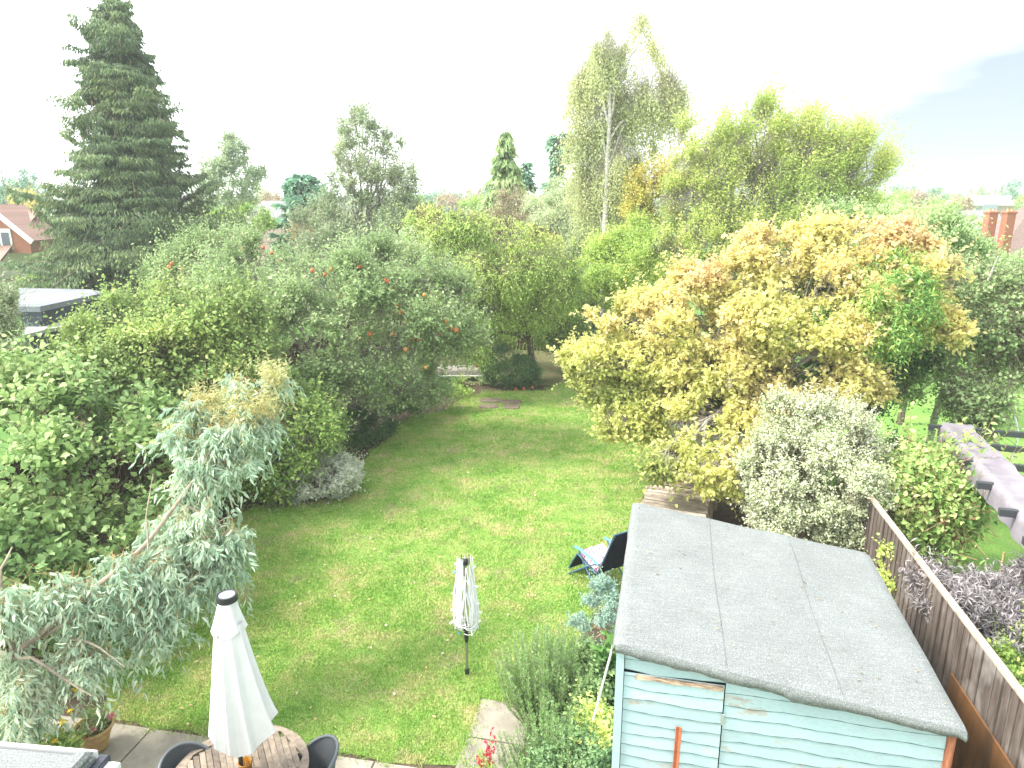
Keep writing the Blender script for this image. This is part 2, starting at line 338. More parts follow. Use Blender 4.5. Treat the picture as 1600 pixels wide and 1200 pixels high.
def sheet(name, pts, z, mat, jit=.0, seed=1, sub=.35, holes=None):
    import bmesh
    rg = np.random.RandomState(seed); out_ = []
    for i in range(len(pts)):
        a, b = np.array(pts[i], float), np.array(pts[(i + 1) % len(pts)], float); n = max(1, int(np.linalg.norm(b - a) / sub))
        for k in range(n):
            q = a + (b - a) * k / n
            if jit: q = q + (rg.rand(2) - .5) * jit
            out_.append(q)
    bm = bmesh.new(); f = bm.faces.new([bm.verts.new((q[0], q[1], z)) for q in out_]); bmesh.ops.triangulate(bm, faces=[f]); bm.normal_update()
    me = bpy.data.meshes.new(name); bm.to_mesh(me); bm.free(); me.materials.append(mat)
    at = me.attributes.new("v", 'FLOAT', 'FACE'); at.data.foreach_set("value", np.full(len(me.polygons), .5, np.float32))
    if me.polygons[0].normal.z < 0: me.flip_normals()
    o = bpy.data.objects.new(name, me); COL.objects.link(o); return o, np.array(out_)
def gp(*pix): return [tuple(G(a, b)[:2]) for a, b in pix]
garden = [(-9.5, 4.0), (-8.2, 12), (-6.6, 22), (-5.6, 29.5), (7.6, 27.0), (6.6, 20), (5.7, 12), (4.6, 4.4), (3.6, 3.5)]
tag(sheet('flower_bed', garden, .004, soil_mat, 0)[0], kind='structure')
lawn_px = [(172, 1128), (150, 1060), (150, 1000), (250, 900), (330, 840), (396, 792), (440, 790), (500, 784), (548, 772), (566, 752), (566, 725), (580, 705), (606, 690), (618, 668), (650, 650), (700, 643), (716, 627), (760, 612),
           (850, 612), (880, 600), (905, 620), (960, 655), (1010, 690), (1030, 722), (1015, 750), (1000, 800), (990, 860), (985, 930), (930, 960), (905, 1000), (880, 1050), (850, 1110)]
lp = gp(*lawn_px)
pA, pB = G(240, 1137)[:2], G(600, 1190)[:2]
pth0 = G(752, 1092)[:2]
edge = [tuple(G(850, 1112)[:2]), tuple(pth0), tuple(G(718, 1200)[:2]), tuple(G(660, 1196)[:2])]
lawn_poly = lp[:-1] + edge + [tuple(G(600, 1189)[:2]), tuple(G(330, 1150)[:2]), tuple(G(240, 1136)[:2])]
lawn, lawn_pts = sheet('lawn', lawn_poly, .012, lawn_mat, .09, 3, .22); tag(lawn, kind='structure')
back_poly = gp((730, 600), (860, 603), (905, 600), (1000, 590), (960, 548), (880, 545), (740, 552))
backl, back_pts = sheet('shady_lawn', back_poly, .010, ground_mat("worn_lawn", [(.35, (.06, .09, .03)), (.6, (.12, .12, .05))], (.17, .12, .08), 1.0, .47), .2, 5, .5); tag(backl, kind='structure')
nb_poly = [(5.2, 4.4), (9, 2), (20, 2), (34, 14), (34, 34), (9.0, 30), (7.6, 19), (6.6, 12)]
nbl, nb_pts = sheet('neighbour_lawn', nb_poly, .012, ground_mat("neighbour_lawn_mat", [(.28, (.09, .19, .04)), (.5, (.14, .26, .055)), (.72, (.21, .29, .09))], (.22, .19, .11), .6, .66), .1, 6, .5); tag(nbl, kind='structure')
def inside(poly, p):
    x, y = p[:, 0], p[:, 1]; c = np.zeros(len(p), bool); n = len(poly); j = n - 1
    for i in range(n):
        xi, yi = poly[i]; xj, yj = poly[j]
        cond = ((yi > y) != (yj > y)) & (x < (xj - xi) * (y - yi) / (yj - yi + 1e-12) + xi); c ^= cond; j = i
    return c
def grass(name, poly, n, seed, near, far, z0, mat, hmul=1.):
    rg = np.random.RandomState(seed); poly = np.array(poly); lo, hi = poly.min(0), poly.max(0)
    p = lo + rg.rand(n * 4, 2) * (hi - lo); p = p[inside(poly, p)]
    y = p[:, 1]; pr = np.clip((near / np.maximum(y, near)) ** 1.5, .06, 1); p = p[rg.rand(len(p)) < pr][:n]; y = p[:, 1]; n = len(p)
    p3 = np.column_stack([p, np.full(n, z0)]); bare = vnoise(p3, 1.7, 3.) * .6 + vnoise(p3, 6., 5.) * .4
    k = (bare < .64) | (rg.rand(n) < .8); p3 = p3[k]; y = y[k]; bare = bare[k]; n = len(p3)
    hn = vnoise(p3, .9, 8.) * .5 + vnoise(p3, 3.3, 2.) * .5; h = (.014 + .020 * rg.rand(n)) * (.45 + 1.1 * hn) * hmul * np.clip(1.5 - bare * 1.0, .5, 1); wd = .0045 * (1 + .5 * np.clip((y - near) / 5, 0, 3)) * 1.15 * (.7 + .6 * rg.rand(n))
    a = rg.rand(n) * 2 * math.pi; s = np.column_stack([np.cos(a), np.sin(a), np.zeros(n)]) * wd[:, None]
    ln = rg.randn(n, 2) * .45; tip = p3 + np.column_stack([ln[:, 0] * h, ln[:, 1] * h, h])
    V = np.stack([p3 - s, p3 + s, tip], 1).reshape(-1, 3); m = MB(); m.add(V, np.arange(n * 3).reshape(-1, 3), .5 + rg.randn(n) * .28)
    o = m.build(name, mat); tag(o, kind='stuff'); return o
tag(grass('grass', lawn_pts, 420000, 11, 6.4, 20, .012, blade_mat), 'short patchy green lawn grass mown between the shrub borders', 'grass')
tag(grass('grass', nb_pts, 60000, 12, 8, 20, .012, blade_mat), 'bright green lawn grass of the neighbouring garden beyond the fence', 'grass')
def blades_edge(name, pts, n, seed, label, h=.12):
    "longer tufts along a bed's edge"
    rg = np.random.RandomState(seed); i = rg.randint(0, len(pts), n); p = pts[i] + rg.randn(n, 2) * .07
    p3 = np.column_stack([p, np.full(n, .01)]); a = rg.rand(n) * 6.283; hh = h * (.3 + .7 * rg.rand(n)); s = np.column_stack([np.cos(a), np.sin(a), a * 0]) * .004
    tip = p3 + np.column_stack([rg.randn(n, 2) * .5 * hh[:, None], hh]); m = MB(); m.add(np.stack([p3 - s, p3 + s, tip], 1).reshape(-1, 3), np.arange(n * 3).reshape(-1, 3), .4 + rg.randn(n) * .25)
    return tag(m.build(name, blade_mat), label, 'grass', kind='stuff')
blades_edge('grass', lawn_pts, 16000, 4, 'longer uncut grass fringing the edges of the back lawn', .08)
# patio
pave = plain("paving_stone", (.36, .33, .27), .85, .2, col2=(.24, .215, .175), nscale=3.5, bump=.25, detail=8, v=True)
pu = np.array([*(norm(pB - pA)), 0]); pv = np.array([-pu[1], pu[0], 0]); po = np.array([*pA, 0])
pm = MB(); rg = np.random.RandomState(5)
for i in range(-3, 7):
    for j in range(0, 5):
        c = po + pu * (i * .92 + .46 + (.0 if j % 2 == 0 else .3)) - pv * (j * .62 + .31 + .02)
        pm.cbox(c + [0, 0, -.015 + rg.rand() * .003], (.905, .605, .06), [pu, pv, Z3], .006, .35 + .3 * rg.rand())
for j in range(0, 3):
    c = np.array([*pth0, 0]) + U2 * .34 - V2 * (.33 + j * .66); pm.cbox(c + [0, 0, -.012 + rg.rand() * .003], (.66, .645, .06), [U2, V2, Z3], .006, .25 + .3 * rg.rand())
tag(pm.build('patio', pave), kind='structure')
pj = MB(); pj.box(po + pu * 1.6 - pv * 1.7 + [0, 0, -.007], (9.6, 3.5, .03), [pu, pv, Z3]); tag(pj.build('patio_bedding', soil_mat), kind='structure')
# worn stepping squares at the far end of the lawn
stepm = plain("worn_step", (.21, .165, .125), .9, .1, noise=.35, nscale=16, bump=.4)
for k, (a, b, sxx, lab) in enumerate([(767, 627, .62, 'front left'), (799, 629, .66, 'far right'), (764, 636, .6, 'near left'), (799, 637, .5, 'near right')]):
    c = G(a, b); m = MB(); n = 14; rr = np.random.RandomState(k); an = np.arange(n) * 2 * math.pi / n
    ring = np.column_stack([np.sign(np.cos(an)) * np.abs(np.cos(an)) ** .5 * sxx / 2 * (.88 + .2 * rr.rand(n)), np.sign(np.sin(an)) * np.abs(np.sin(an)) ** .5 * .21 * (.88 + .2 * rr.rand(n))])
    v_ = [(c[0] + x, c[1] + y, .045) for x, y in ring] + [(c[0] + x * 1.05, c[1] + y * 1.05, .0) for x, y in ring] + [(c[0], c[1], .047)]
    m.add(v_, [(i, (i + 1) % n, 2 * n, 2 * n) for i in range(n)] + [(i + n, (i + 1) % n + n, (i + 1) % n, i) for i in range(n)])
    labs = ['brown stepping stone in the far lawn, back one of the left pair', 'brown stepping stone in the far lawn, back one of the right pair', 'brown stepping stone in the far lawn, front one of the left pair', 'small brown stepping stone in the far lawn, front one of the right pair']
    tag(m.build('stepping_stone', stepm, loc=(c[0], c[1], 0)), labs[k], 'stepping stone', 'brown stepping stones at the far end of the lawn')
# fallen leaves
rg = np.random.RandomState(21); n = 260; lo, hi = lawn_pts.min(0), lawn_pts.max(0); q = lo + rg.rand(n * 3, 2) * (hi - lo); q = q[inside(lawn_pts, q)][:n]
m = MB(); p3 = np.column_stack([q, np.full(len(q), .05)]); put_leaves(m, p3, np.column_stack([rg.randn(len(q), 2), rg.randn(len(q)) * .1]), norm(rg.randn(len(q), 3) * .3 + [0, 0, 1]), .03 + .045 * rg.rand(len(q)), .03 + .02 * rg.rand(len(q)), rg.rand(len(q)))
tag(m.build('fallen_leaves', leaf_mat("fallen_leaf", [(0, (.28, .20, .10)), (.4, (.5, .40, .18)), (.7, (.62, .58, .42)), (1, (.35, .22, .12))], .1, gain=1)), 'pale dead leaves scattered over the lawn', 'leaves', kind='stuff')
# ground ivy and low weeds carpeting the beds
L_weed = leaf_mat("weed_leaf", [(0, (.03, .065, .022)), (.5, (.07, .14, .04)), (1, (.16, .22, .07))], .2)
def carpet(poly, n, seed, label, size=.07):
    rg = np.random.RandomState(seed); poly = np.array(poly); lo, hi = poly.min(0), poly.max(0); p = lo + rg.rand(n * 4, 2) * (hi - lo); p = p[inside(poly, p)]
    p3 = np.column_stack([p, np.zeros(len(p))]); p3 = p3[vnoise(p3, 1.1, seed) > .42][:n]; p3[:, 2] = .02 + rg.rand(len(p3)) ** 2 * .22; m = MB(); k = len(p3)
    put_leaves(m, p3, rg.randn(k, 3) * [1, 1, .4], norm(rg.randn(k, 3) * .6 + [0, 0, 1]), size * (.6 + .7 * rg.rand(k)), size * .6, np.clip(.4 + rg.randn(k) * .25, 0, 1)); return tag(m.build('ground_cover', L_weed), label, 'ground cover', kind='stuff')
carpet([(-9.4, 6), (-5.4, 7), (-6, 12.6), (-4.1, 14.2), (-3.6, 17), (-2.4, 20.2), (-1.6, 23), (-2.5, 29), (-6, 29)], 16000, 31, 'low dark leafy undergrowth in the left border')
carpet([(3.4, 20), (3.6, 15), (5.6, 12), (6.6, 21), (7, 27), (3.5, 26)], 7000, 32, 'low leafy undergrowth below the golden tree')
carpet([(.6, 8.4), (1.0, 5.6), (.5, 5), (-.2, 6.2), (.3, 7.2)], 2500, 33, 'low leafy weeds in the bed beside the shed', .06)

# ---------------------------------------------------------------- shed
A0 = G(962, 1000, 2.3); SH = np.array([A0[0], A0[1], 0.])
def S(s, t, z): return SH + U2 * s + V2 * t + Z3 * z
RW, RL, ZL, ZR = 2.82, 3.0, 2.3, 1.905
def zroof(s): return ZL + (ZR - ZL) * s / RW
m_, nt_, b_ = new_mat("mint_paint"); n_ = nt_.nodes; l_ = nt_.links; g_ = n_.new("ShaderNodeNewGeometry")
mp_ = n_.new("ShaderNodeMapping"); mp_.inputs['Rotation'].default_value = (0, 0, AX); mp_.inputs['Scale'].default_value = (1.0, 1.0, 2.6); l_.new(g_.outputs['Position'], mp_.inputs[0])
n1 = n_.new("ShaderNodeTexNoise"); n1.inputs['Scale'].default_value = 1.6; n1.inputs['Detail'].default_value = 9; n1.inputs['Roughness'].default_value = .7; l_.new(mp_.outputs[0], n1.inputs['Vector'])
r1 = ramp(nt_, [(.34, (.40, .50, .51)), (.50, (.40, .55, .565)), (.60, (.42, .565, .575)), (.655, (.42, .42, .38)), (.72, (.36, .26, .19))]); l_.new(n1.outputs[0], r1.inputs[0])
n2 = n_.new("ShaderNodeTexNoise"); n2.inputs['Scale'].default_value = 26; n2.inputs['Detail'].default_value = 4; l_.new(mp_.outputs[0], n2.inputs['Vector'])
mr_ = n_.new("ShaderNodeMapRange"); mr_.inputs[3].default_value = .84; mr_.inputs[4].default_value = 1.12; l_.new(n2.outputs[0], mr_.inputs[0])
a_ = n_.new("ShaderNodeAttribute"); a_.attribute_name = "v"; mr2 = n_.new("ShaderNodeMapRange"); mr2.inputs[3].default_value = .86; mr2.inputs[4].default_value = 1.1; l_.new(a_.outputs['Fac'], mr2.inputs[0])
mu_ = n_.new("ShaderNodeMath"); mu_.operation = 'MULTIPLY'; l_.new(mr_.outputs[0], mu_.inputs[0]); l_.new(mr2.outputs[0], mu_.inputs[1])
sc__ = n_.new("ShaderNodeVectorMath"); sc__.operation = 'SCALE'; l_.new(r1.outputs[0], sc__.inputs[0]); l_.new(mu_.outputs[0], sc__.inputs['Scale']); l_.new(sc__.outputs[0], b_.inputs['Base Color'])
b_.inputs['Roughness'].default_value = .55; b_.inputs['Specular IOR Level'].default_value = .3
bp_ = n_.new("ShaderNodeBump"); bp_.inputs['Strength'].default_value = .25; bp_.inputs['Distance'].default_value = .004; l_.new(n2.outputs[0], bp_.inputs['Height']); l_.new(bp_.outputs[0], b_.inputs['Normal'])
mint = m_
felt, ntf, bf = new_mat("roof_felt"); nf = ntf.nodes; lf = ntf.links; gf = nf.new("ShaderNodeNewGeometry")
def _n(s, d, r_=.6):
    z = nf.new("ShaderNodeTexNoise"); z.inputs['Scale'].default_value = s; z.inputs['Detail'].default_value = d; z.inputs['Roughness'].default_value = r_; lf.new(gf.outputs['Position'], z.inputs['Vector']); return z
fa, fb = _n(95, 2, .8), _n(2.2, 5); ra = ramp(ntf, [(.28, (.10, .108, .105)), (.47, (.19, .205, .200)), (.60, (.235, .25, .243)), (.72, (.46, .48, .47))]); lf.new(fa.outputs[0], ra.inputs[0])
rb = nf.new("ShaderNodeMapRange"); rb.inputs[3].default_value = .78; rb.inputs[4].default_value = 1.2; lf.new(fb.outputs[0], rb.inputs[0])
sf = nf.new("ShaderNodeVectorMath"); sf.operation = 'SCALE'; lf.new(ra.outputs[0], sf.inputs[0]); lf.new(rb.outputs[0], sf.inputs['Scale']); mst = nf.new("ShaderNodeMapping"); mst.inputs['Rotation'].default_value = (0, 0, AX); mst.inputs['Scale'].default_value = (4, 60, 1); lf.new(gf.outputs['Position'], mst.inputs[0]); zst = nf.new("ShaderNodeTexNoise"); zst.inputs['Scale'].default_value = 1; zst.inputs['Detail'].default_value = 3; lf.new(mst.outputs[0], zst.inputs['Vector'])
rst = nf.new("ShaderNodeMapRange"); rst.inputs[3].default_value = .74; rst.inputs[4].default_value = 1.26; lf.new(zst.outputs[0], rst.inputs[0]); sf2 = nf.new("ShaderNodeVectorMath"); sf2.operation = 'SCALE'; lf.new(sf.outputs[0], sf2.inputs[0]); lf.new(rst.outputs[0], sf2.inputs['Scale'])
lf.new(sf2.outputs[0], bf.inputs['Base Color'])
bf.inputs['Roughness'].default_value = .85; bf.inputs['Specular IOR Level'].default_value = .25
bpf = nf.new("ShaderNodeBump"); bpf.inputs['Strength'].default_value = .6; bpf.inputs['Distance'].default_value = .004; lf.new(fa.outputs[0], bpf.inputs['Height']); lf.new(bpf.outputs[0], bf.inputs['Normal'])
black_m = plain("black_gap", (.02, .02, .02), .9, .1)
dark_seam = plain("felt_seam", (.16, .17, .167), .9, .1, noise=.3, nscale=60)
rustwood = plain("rust_wood", (.38, .15, .085), .75, .2, noise=.35, nscale=9, stretch=(3, 3, .6))
rawwood = plain("bare_split_wood", (.50, .36, .26), .8, .15, noise=.5, nscale=12, stretch=(1, 1, 6))
shed = empty('garden_shed', (SH[0], SH[1], 0), 'mint green wooden garden shed with grey felt pent roof and peeling paint', 'shed')
def boards(mb, s0, s1, z0, z1, t, rgs, h=.120, clip=True, shadow_mb=None):
    z = z0; n = 60; ss = np.linspace(s0, s1, n)
    while z < z1:
        hh = h * (.95 + .1 * rgs.rand()); amp = .006 + .006 * rgs.rand(); f1, f2, p1, p2 = 5 + 2.5 * rgs.rand(), 11 + 5 * rgs.rand(), rgs.rand() * 6, rgs.rand() * 6
        zb = z + amp * (np.sin(ss * f1 + p1) + .45 * np.sin(ss * f2 + p2)); zt = np.full(n, z + hh + .03)
        if clip:
            lim = zroof(ss) - .012; zt = np.minimum(zt, lim); zb = np.minimum(zb, lim - .002)
        else: zt = np.minimum(zt, z1); zb = np.minimum(np.maximum(zb, z0), z1)
        k = (zt - zb) > .004
        rows = []
        for (zz, tt) in ((zt, t + .000), (zb, t - .012), (zb, t + .004)): rows.append(np.array([S(a, tt, b) for a, b in zip(ss, zz)]))
        vs = np.concatenate(rows); fs = []
        for i in range(n - 1):
            if k[i] and k[i + 1]:
                fs.append((i, i + n, i + 1 + n, i + 1)); fs.append((i + n, i + 2 * n, i + 1 + 2 * n, i + 1 + n))
        if shadow_mb is not None:
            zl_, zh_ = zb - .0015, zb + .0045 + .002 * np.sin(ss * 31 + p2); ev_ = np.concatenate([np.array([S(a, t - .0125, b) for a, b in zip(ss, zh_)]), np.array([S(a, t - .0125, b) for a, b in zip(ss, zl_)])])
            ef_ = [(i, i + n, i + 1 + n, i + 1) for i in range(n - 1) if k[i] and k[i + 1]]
            if ef_: shadow_mb.add(ev_, ef_, .5)
        # end caps
        if fs: mb.add(vs, fs, rgs.rand())
        e = [S(ss[-1], t, zt[-1]), S(ss[-1], t - .012, zb[-1]), S(ss[-1], t + .004, zb[-1]), S(ss[-1], t + .01, zt[-1])]
        if k[-1]: mb.add(e, [(0, 1, 2, 3)], .5)
        z += hh
rgs = np.random.RandomState(8)
wl = MB(); eb1 = MB(); eb2 = MB(); D0, D1, DZ = .085, .945, 1.945; TW = .085
boards(wl, .085, 2.72, 1.955, 2.4, TW, rgs, shadow_mb=eb1); boards(wl, D1 + .012, 2.72, .06, 1.95, TW, rgs, shadow_mb=eb1)
lap_shadow_m = plain('painted_lap_shadow', (.11, .18, .18), .8, .2, noise=.35, nscale=7)  # shadow under each lap, painted as a dark strip on the board's lower edge
fw_ = wl.build('front_wall', mint, shed); eb1.build('lap_shadow_strip', lap_shadow_m, fw_)
inner = MB()
V8 = [S(.05, .10, 0), S(2.70, .10, 0), S(2.70, .10, zroof(2.70) - .03), S(.05, .10, zroof(.05) - .03), S(.05, 2.92, 0), S(2.70, 2.92, 0), S(2.70, 2.92, zroof(2.7) - .03), S(.05, 2.92, zroof(.05) - .03)]
inner.add(V8, [(0, 1, 2, 3), (5, 4, 7, 6), (4, 0, 3, 7), (1, 5, 6, 2)]); inner.build('inner_shell', black_m, shed)
# side walls: overlapping horizontal boards
for (sx_, sg) in ((.05, -1), (2.70, 1)):
    sw = MB(); z = .06
    while z < zroof(sx_) - .08:
        zt = min(z + .15, zroof(sx_) - .02); q = [S(sx_ + sg * .004, .10, zt), S(sx_ + sg * .022, .10, z), S(sx_ + sg * .022, 2.93, z), S(sx_ + sg * .004, 2.93, zt)]
        sw.add(q + [S(sx_ + sg * .004, .10, z), S(sx_ + sg * .004, 2.93, z)], [(0, 1, 2, 3), (1, 4, 5, 2)], rgs.rand()); z += .12
    sw.build('side_wall', mint, shed)
bw = MB(); bw.box(S(1.375, 2.935, 1.0), (2.66, .02, 1.78), [U2, V2, Z3]); bw.build('back_wall', mint, shed)
dr = MB(); boards(dr, D0, D1, .10, DZ, TW - .016, rgs, clip=False, shadow_mb=eb2); dro = dr.build('door', mint, shed); eb2.build('lap_shadow_strip', lap_shadow_m, dro)
dt = MB(); nn = 40; ss = np.linspace(D0 + .10, D1 - .01, nn); rz_ = rgs.randn(nn) * .003
vs = [S(a, TW - .040, DZ - .006 + 0 * b) for a, b in zip(ss, rz_)] + [S(a, TW - .041, DZ - .036 - .012 * abs(math.sin(a * 9)) + b) for a, b in zip(ss, rz_)]; vs += [S(a, TW - .01, DZ - .005) for a in ss]
dt.add(vs, [(i, i + nn, i + 1 + nn, i + 1) for i in range(nn - 1)] + [(i + 1 + 2 * nn, i + 2 * nn, i, i + 1) for i in range(nn - 1)]); dt.build('split_edge', rawwood, dro)
hmat_ = plain('hinge_metal', (.55, .55, .53), .4, .5, .7)
for z in (1.62, .5):
    hg = MB(); hg.cbox(S(D1 + .006, TW - .045, z), (.022, .012, .11), [U2, V2, Z3], .003)
    hg.build('hinge', hmat_, dro)
cp_ = MB(); cp_.cbox(S(.045, TW - .028, 1.10), (.07, .035, 2.17), [U2, V2, Z3], .004); cp_.cbox(S(.022, TW + .02, 1.10), (.025, .06, 2.17), [U2, V2, Z3], .004); cp_.build('corner_post', mint, shed)
cr_ = MB(); cr_.tube(np.array([S(2.755, TW - .02, .0), S(2.75, TW - .02, .9), S(2.752, TW - .02, 1.80)]), .028, 8); cr_.cbox(S(2.725, TW - .012, .9), (.018, .05, 1.78), [U2, V2, Z3], .003); cr_.build('drainpipe', rustwood, shed)
# felt roof: gently uneven slab with a drooping ragged hem
NX, NY = 56, 48; ro = MB(); xs = np.linspace(0, RW, NX); ys = np.linspace(0, RL, NY); gx, gy = np.meshgrid(xs, ys)
hz = vnoise(np.column_stack([gx.ravel(), gy.ravel(), gx.ravel() * 0]), 2.2, 4.) - .5
top = np.array([S(a, b, zroof(a) + .014 * h - .02 * max(0, 1 - min(b, RL - b) / .04) - .02 * max(0, 1 - min(a, RW - a) / .04)) for a, b, h in zip(gx.ravel(), gy.ravel(), hz)])
ro.add(top, [(j * NX + i, j * NX + i + 1, (j + 1) * NX + i + 1, (j + 1) * NX + i) for j in range(NY - 1) for i in range(NX - 1)])
def hem(path, outd, seed, drop=.085):
    rr = np.random.RandomState(seed); n = len(path); pz = vnoise(np.column_stack([np.arange(n) * .05, np.zeros(n), np.zeros(n)]), 1, seed); pz2 = vnoise(np.column_stack([np.arange(n) * .17, np.zeros(n), np.zeros(n)]), 1, seed + 4)
    a = path; b = path + outd * .018 - Z3 * .03; c = path + outd * (.012 + .025 * pz)[:, None] - Z3[None] * (drop * (.72 + .34 * pz + .22 * pz2))[:, None]; d = c - outd * .012
    vs = np.concatenate([a, b, c, d]); fs = []
    for k in range(3):
        for i in range(n - 1): fs.append((k * n + i, (k + 1) * n + i, (k + 1) * n + i + 1, k * n + i + 1))
    ro.add(vs, fs)
T_ = top.reshape(NY, NX, 3)
def dens(path, m=4): # resample
    t = np.linspace(0, len(path) - 1, len(path) * m); i = np.clip(t.astype(int), 0, len(path) - 2); f_ = (t - i)[:, None]; return path[i] * (1 - f_) + path[i + 1] * f_
hem(dens(T_[0]), -V2, 3, .095); hem(dens(T_[:, -1]), U2, 4, .07); hem(dens(T_[-1][::-1]), V2, 5); hem(dens(T_[:, 0][::-1]), -U2, 6)
under = MB()
roof_o = ro.build('roof', felt, shed, smooth=True)
ub = [S(.02, .02, ZL - .03), S(RW - .02, .02, ZR - .03), S(RW - .02, RL - .02, ZR - .03), S(.02, RL - .02, ZL - .03)]
under.add(ub, [(3, 2, 1, 0)]); under.build('roof_deck', plain("deck_board", (.3, .22, .15), .8, .2), roof_o)
se = MB()
for s_ in (.93, 1.87):
    wv = np.array([S(s_ + .010 * math.sin(t * 2.3 + s_), t, zroof(s_) + .006 + .007 * (vnoise(np.array([[s_, t, 0]]), 2.2, 4.)[0] - .5) * 2) for t in np.linspace(0.005, RL - .01, 40)])
    se.add(np.concatenate([wv - U2 * .0022, wv + U2 * .0022]), [(i, i + 40, i + 41, i + 1) for i in range(39)])
    lap = np.concatenate([wv + U2 * .003 + Z3 * .002, wv + U2 * .06 + Z3 * .0]); ro2 = lap
se.build('seam', dark_seam, roof_o)
rg = np.random.RandomState(14); n = 46; sa, sb_ = rg.rand(n) * (RW - .1) + .05, rg.rand(n) * (RL - .1) + .05; p3 = np.array([S(a, b, zroof(a) + .014) for a, b in zip(sa, sb_)]); m = MB()
put_leaves(m, p3, np.column_stack([rg.randn(n, 2), rg.randn(n) * .08]), norm(rg.randn(n, 3) * .15 + [.12, 0, 1]), .018 + .035 * rg.rand(n) ** 2, .022, rg.rand(n)); tag(m.build('fallen_leaves', leaf_mat("roof_leaf", [(0, (.22, .15, .08)), (.5, (.42, .34, .2)), (1, (.12, .10, .07))], .05, gain=1)), 'small dead leaves lying on the grey shed roof', 'leaves', kind='stuff')
nmat_ = plain('nail', (.5, .5, .5), .4, .5, .8)
for s_ in np.arange(.12, 2.7, .22):
    nl = MB(); q = S(s_, -.018, zroof(s_) - .045); nl.lathe(q, [(.001, .004), (.004, .003), (.005, 0)], 6)
    nl.build('felt_nail', nmat_, roof_o)
# rusty angle-iron post leaning on the door, white cane beside the shed
st = MB(); b0, b1 = S(.56, TW - .16, 0.02), S(.585, TW - .075, 1.50); dd = norm(b1 - b0); sx2 = U2; sy2 = norm(np.cross(dd, U2))
for off, sz in ((sy2 * .0, (.052, .006)), (U2 * .0, (.006, .045))):
    pass
cc = (b0 + b1) / 2; Ln = np.linalg.norm(b1 - b0)
st.cbox(cc - U2 * .013, (.026, .008, Ln), [norm(U2 + sy2 * .5), norm(np.cross(norm(U2 + sy2 * .5), dd)), dd], .001)
st.cbox(cc + U2 * .013, (.026, .008, Ln), [norm(U2 - sy2 * .5), norm(np.cross(norm(U2 - sy2 * .5), dd)), dd], .001)
tag(st.build('iron_post', plain("rusty_orange", (.42, .13, .06), .7, .3, noise=.25, nscale=12), loc=b0), 'orange rusty angle iron post propped upright against the shed door', 'iron post')
st = MB(); st.tube(np.array([S(-.20, .35, 1.15), S(-.02, .30, 2.12)]), .011, 8); tag(st.build('garden_cane', plain("cane_white", (.62, .60, .55), .5, .3), loc=S(-.20, .35, 0)), 'pale wooden stake leaning against the side of the shed', 'stake')
# extension roof, lower left
er = empty('extension', (-4.2, 2.0, 0), 'grey felt flat roof of the house extension in the near corner', 'extension')
e0, e1 = G(148, 1178, 3.0), G(0, 1165, 3.0); eu = norm(e0 - e1); eu[2] = 0; eu = norm(eu); ev = np.array([-eu[1], eu[0], 0]); m = MB()
cc = e0 - eu * 2.2 - ev * 1.35; m.cbox(cc - Z3 * .06, (4.4, 2.7, .12), [eu, ev, Z3], .02); m.cbox(e0 - eu * .045 - ev * 1.35 + Z3 * .018, (.09, 2.68, .05), [eu, ev, Z3], .02)
m.build('roof', felt, er)
m = MB(); m.box(cc - Z3 * 1.56, (4.2, 2.5, 2.9), [eu, ev, Z3]); m.build('wall', plain("render_wall", (.6, .58, .54), .8, .2, noise=.1, nscale=8), er)
m = MB(); m.cbox(e0 - eu * 2.2 + ev * .02 - Z3 * .02, (4.4, .012, .05), [eu, ev, Z3], .003); m.build('edge_trim', plain("pale_trim", (.75, .75, .74), .4, .4), er)
m = MB(); m.cbox(e0 + eu * .05 - ev * .02 - Z3 * .10, (.13, .12, .05), [eu, ev, Z3], .008); m.build('gutter_end', plain("white_plastic", (.8, .8, .8), .35, .5), er)
m = MB(); m.cbox(e0 + eu * .02 - ev * .03 - Z3 * .07, (.06, .16, .055), [eu, ev, Z3], .006); m.build('gutter_bracket', plain("black_plastic", (.03, .035, .05), .4, .5), er)

# ---------------------------------------------------------------- fences
oldwood, nto, bo = new_mat("weathered_fence"); no = nto.nodes; lo_ = nto.links; go = no.new("ShaderNodeNewGeometry"); mo = no.new("ShaderNodeMapping")
mo.inputs['Scale'].default_value = (1, 1, .16); lo_.new(go.outputs['Position'], mo.inputs[0])
na = no.new("ShaderNodeTexNoise"); na.inputs['Scale'].default_value = 9; na.inputs['Detail'].default_value = 6; na.inputs['Roughness'].default_value = .7; lo_.new(mo.outputs[0], na.inputs['Vector'])
rr_ = ramp(nto, [(.34, (.050, .036, .030)), (.50, (.115, .086, .070)), (.62, (.17, .14, .12)), (.74, (.33, .30, .28))]); lo_.new(na.outputs[0], rr_.inputs[0])
nb_ = no.new("ShaderNodeTexNoise"); nb_.inputs['Scale'].default_value = 1.6; nb_.inputs['Detail'].default_value = 3; lo_.new(go.outputs['Position'], nb_.inputs['Vector'])
rq = ramp(nto, [(.60, (0, 0, 0)), (.70, (1, 1, 1))]); lo_.new(nb_.outputs[0], rq.inputs[0]); mq = no.new("ShaderNodeMixRGB"); lo_.new(rq.outputs[0], mq.inputs[0]); lo_.new(rr_.outputs[0], mq.inputs[1]); mq.inputs[2].default_value = (.40, .37, .34, 1)
mq2 = no.new("ShaderNodeMixRGB"); mq2.inputs[0].default_value = .5; lo_.new(mq.outputs[0], mq2.inputs[1]); lo_.new(rr_.outputs[0], mq2.inputs[2]); lo_.new(mq2.outputs[0], bo.inputs['Base Color']); bo.inputs['Roughness'].default_value = .85
stained = plain("stained_brown", (.26, .12, .045), .6, .3, col2=(.11, .06, .032), nscale=4, stretch=(1, 1, .25), detail=6)
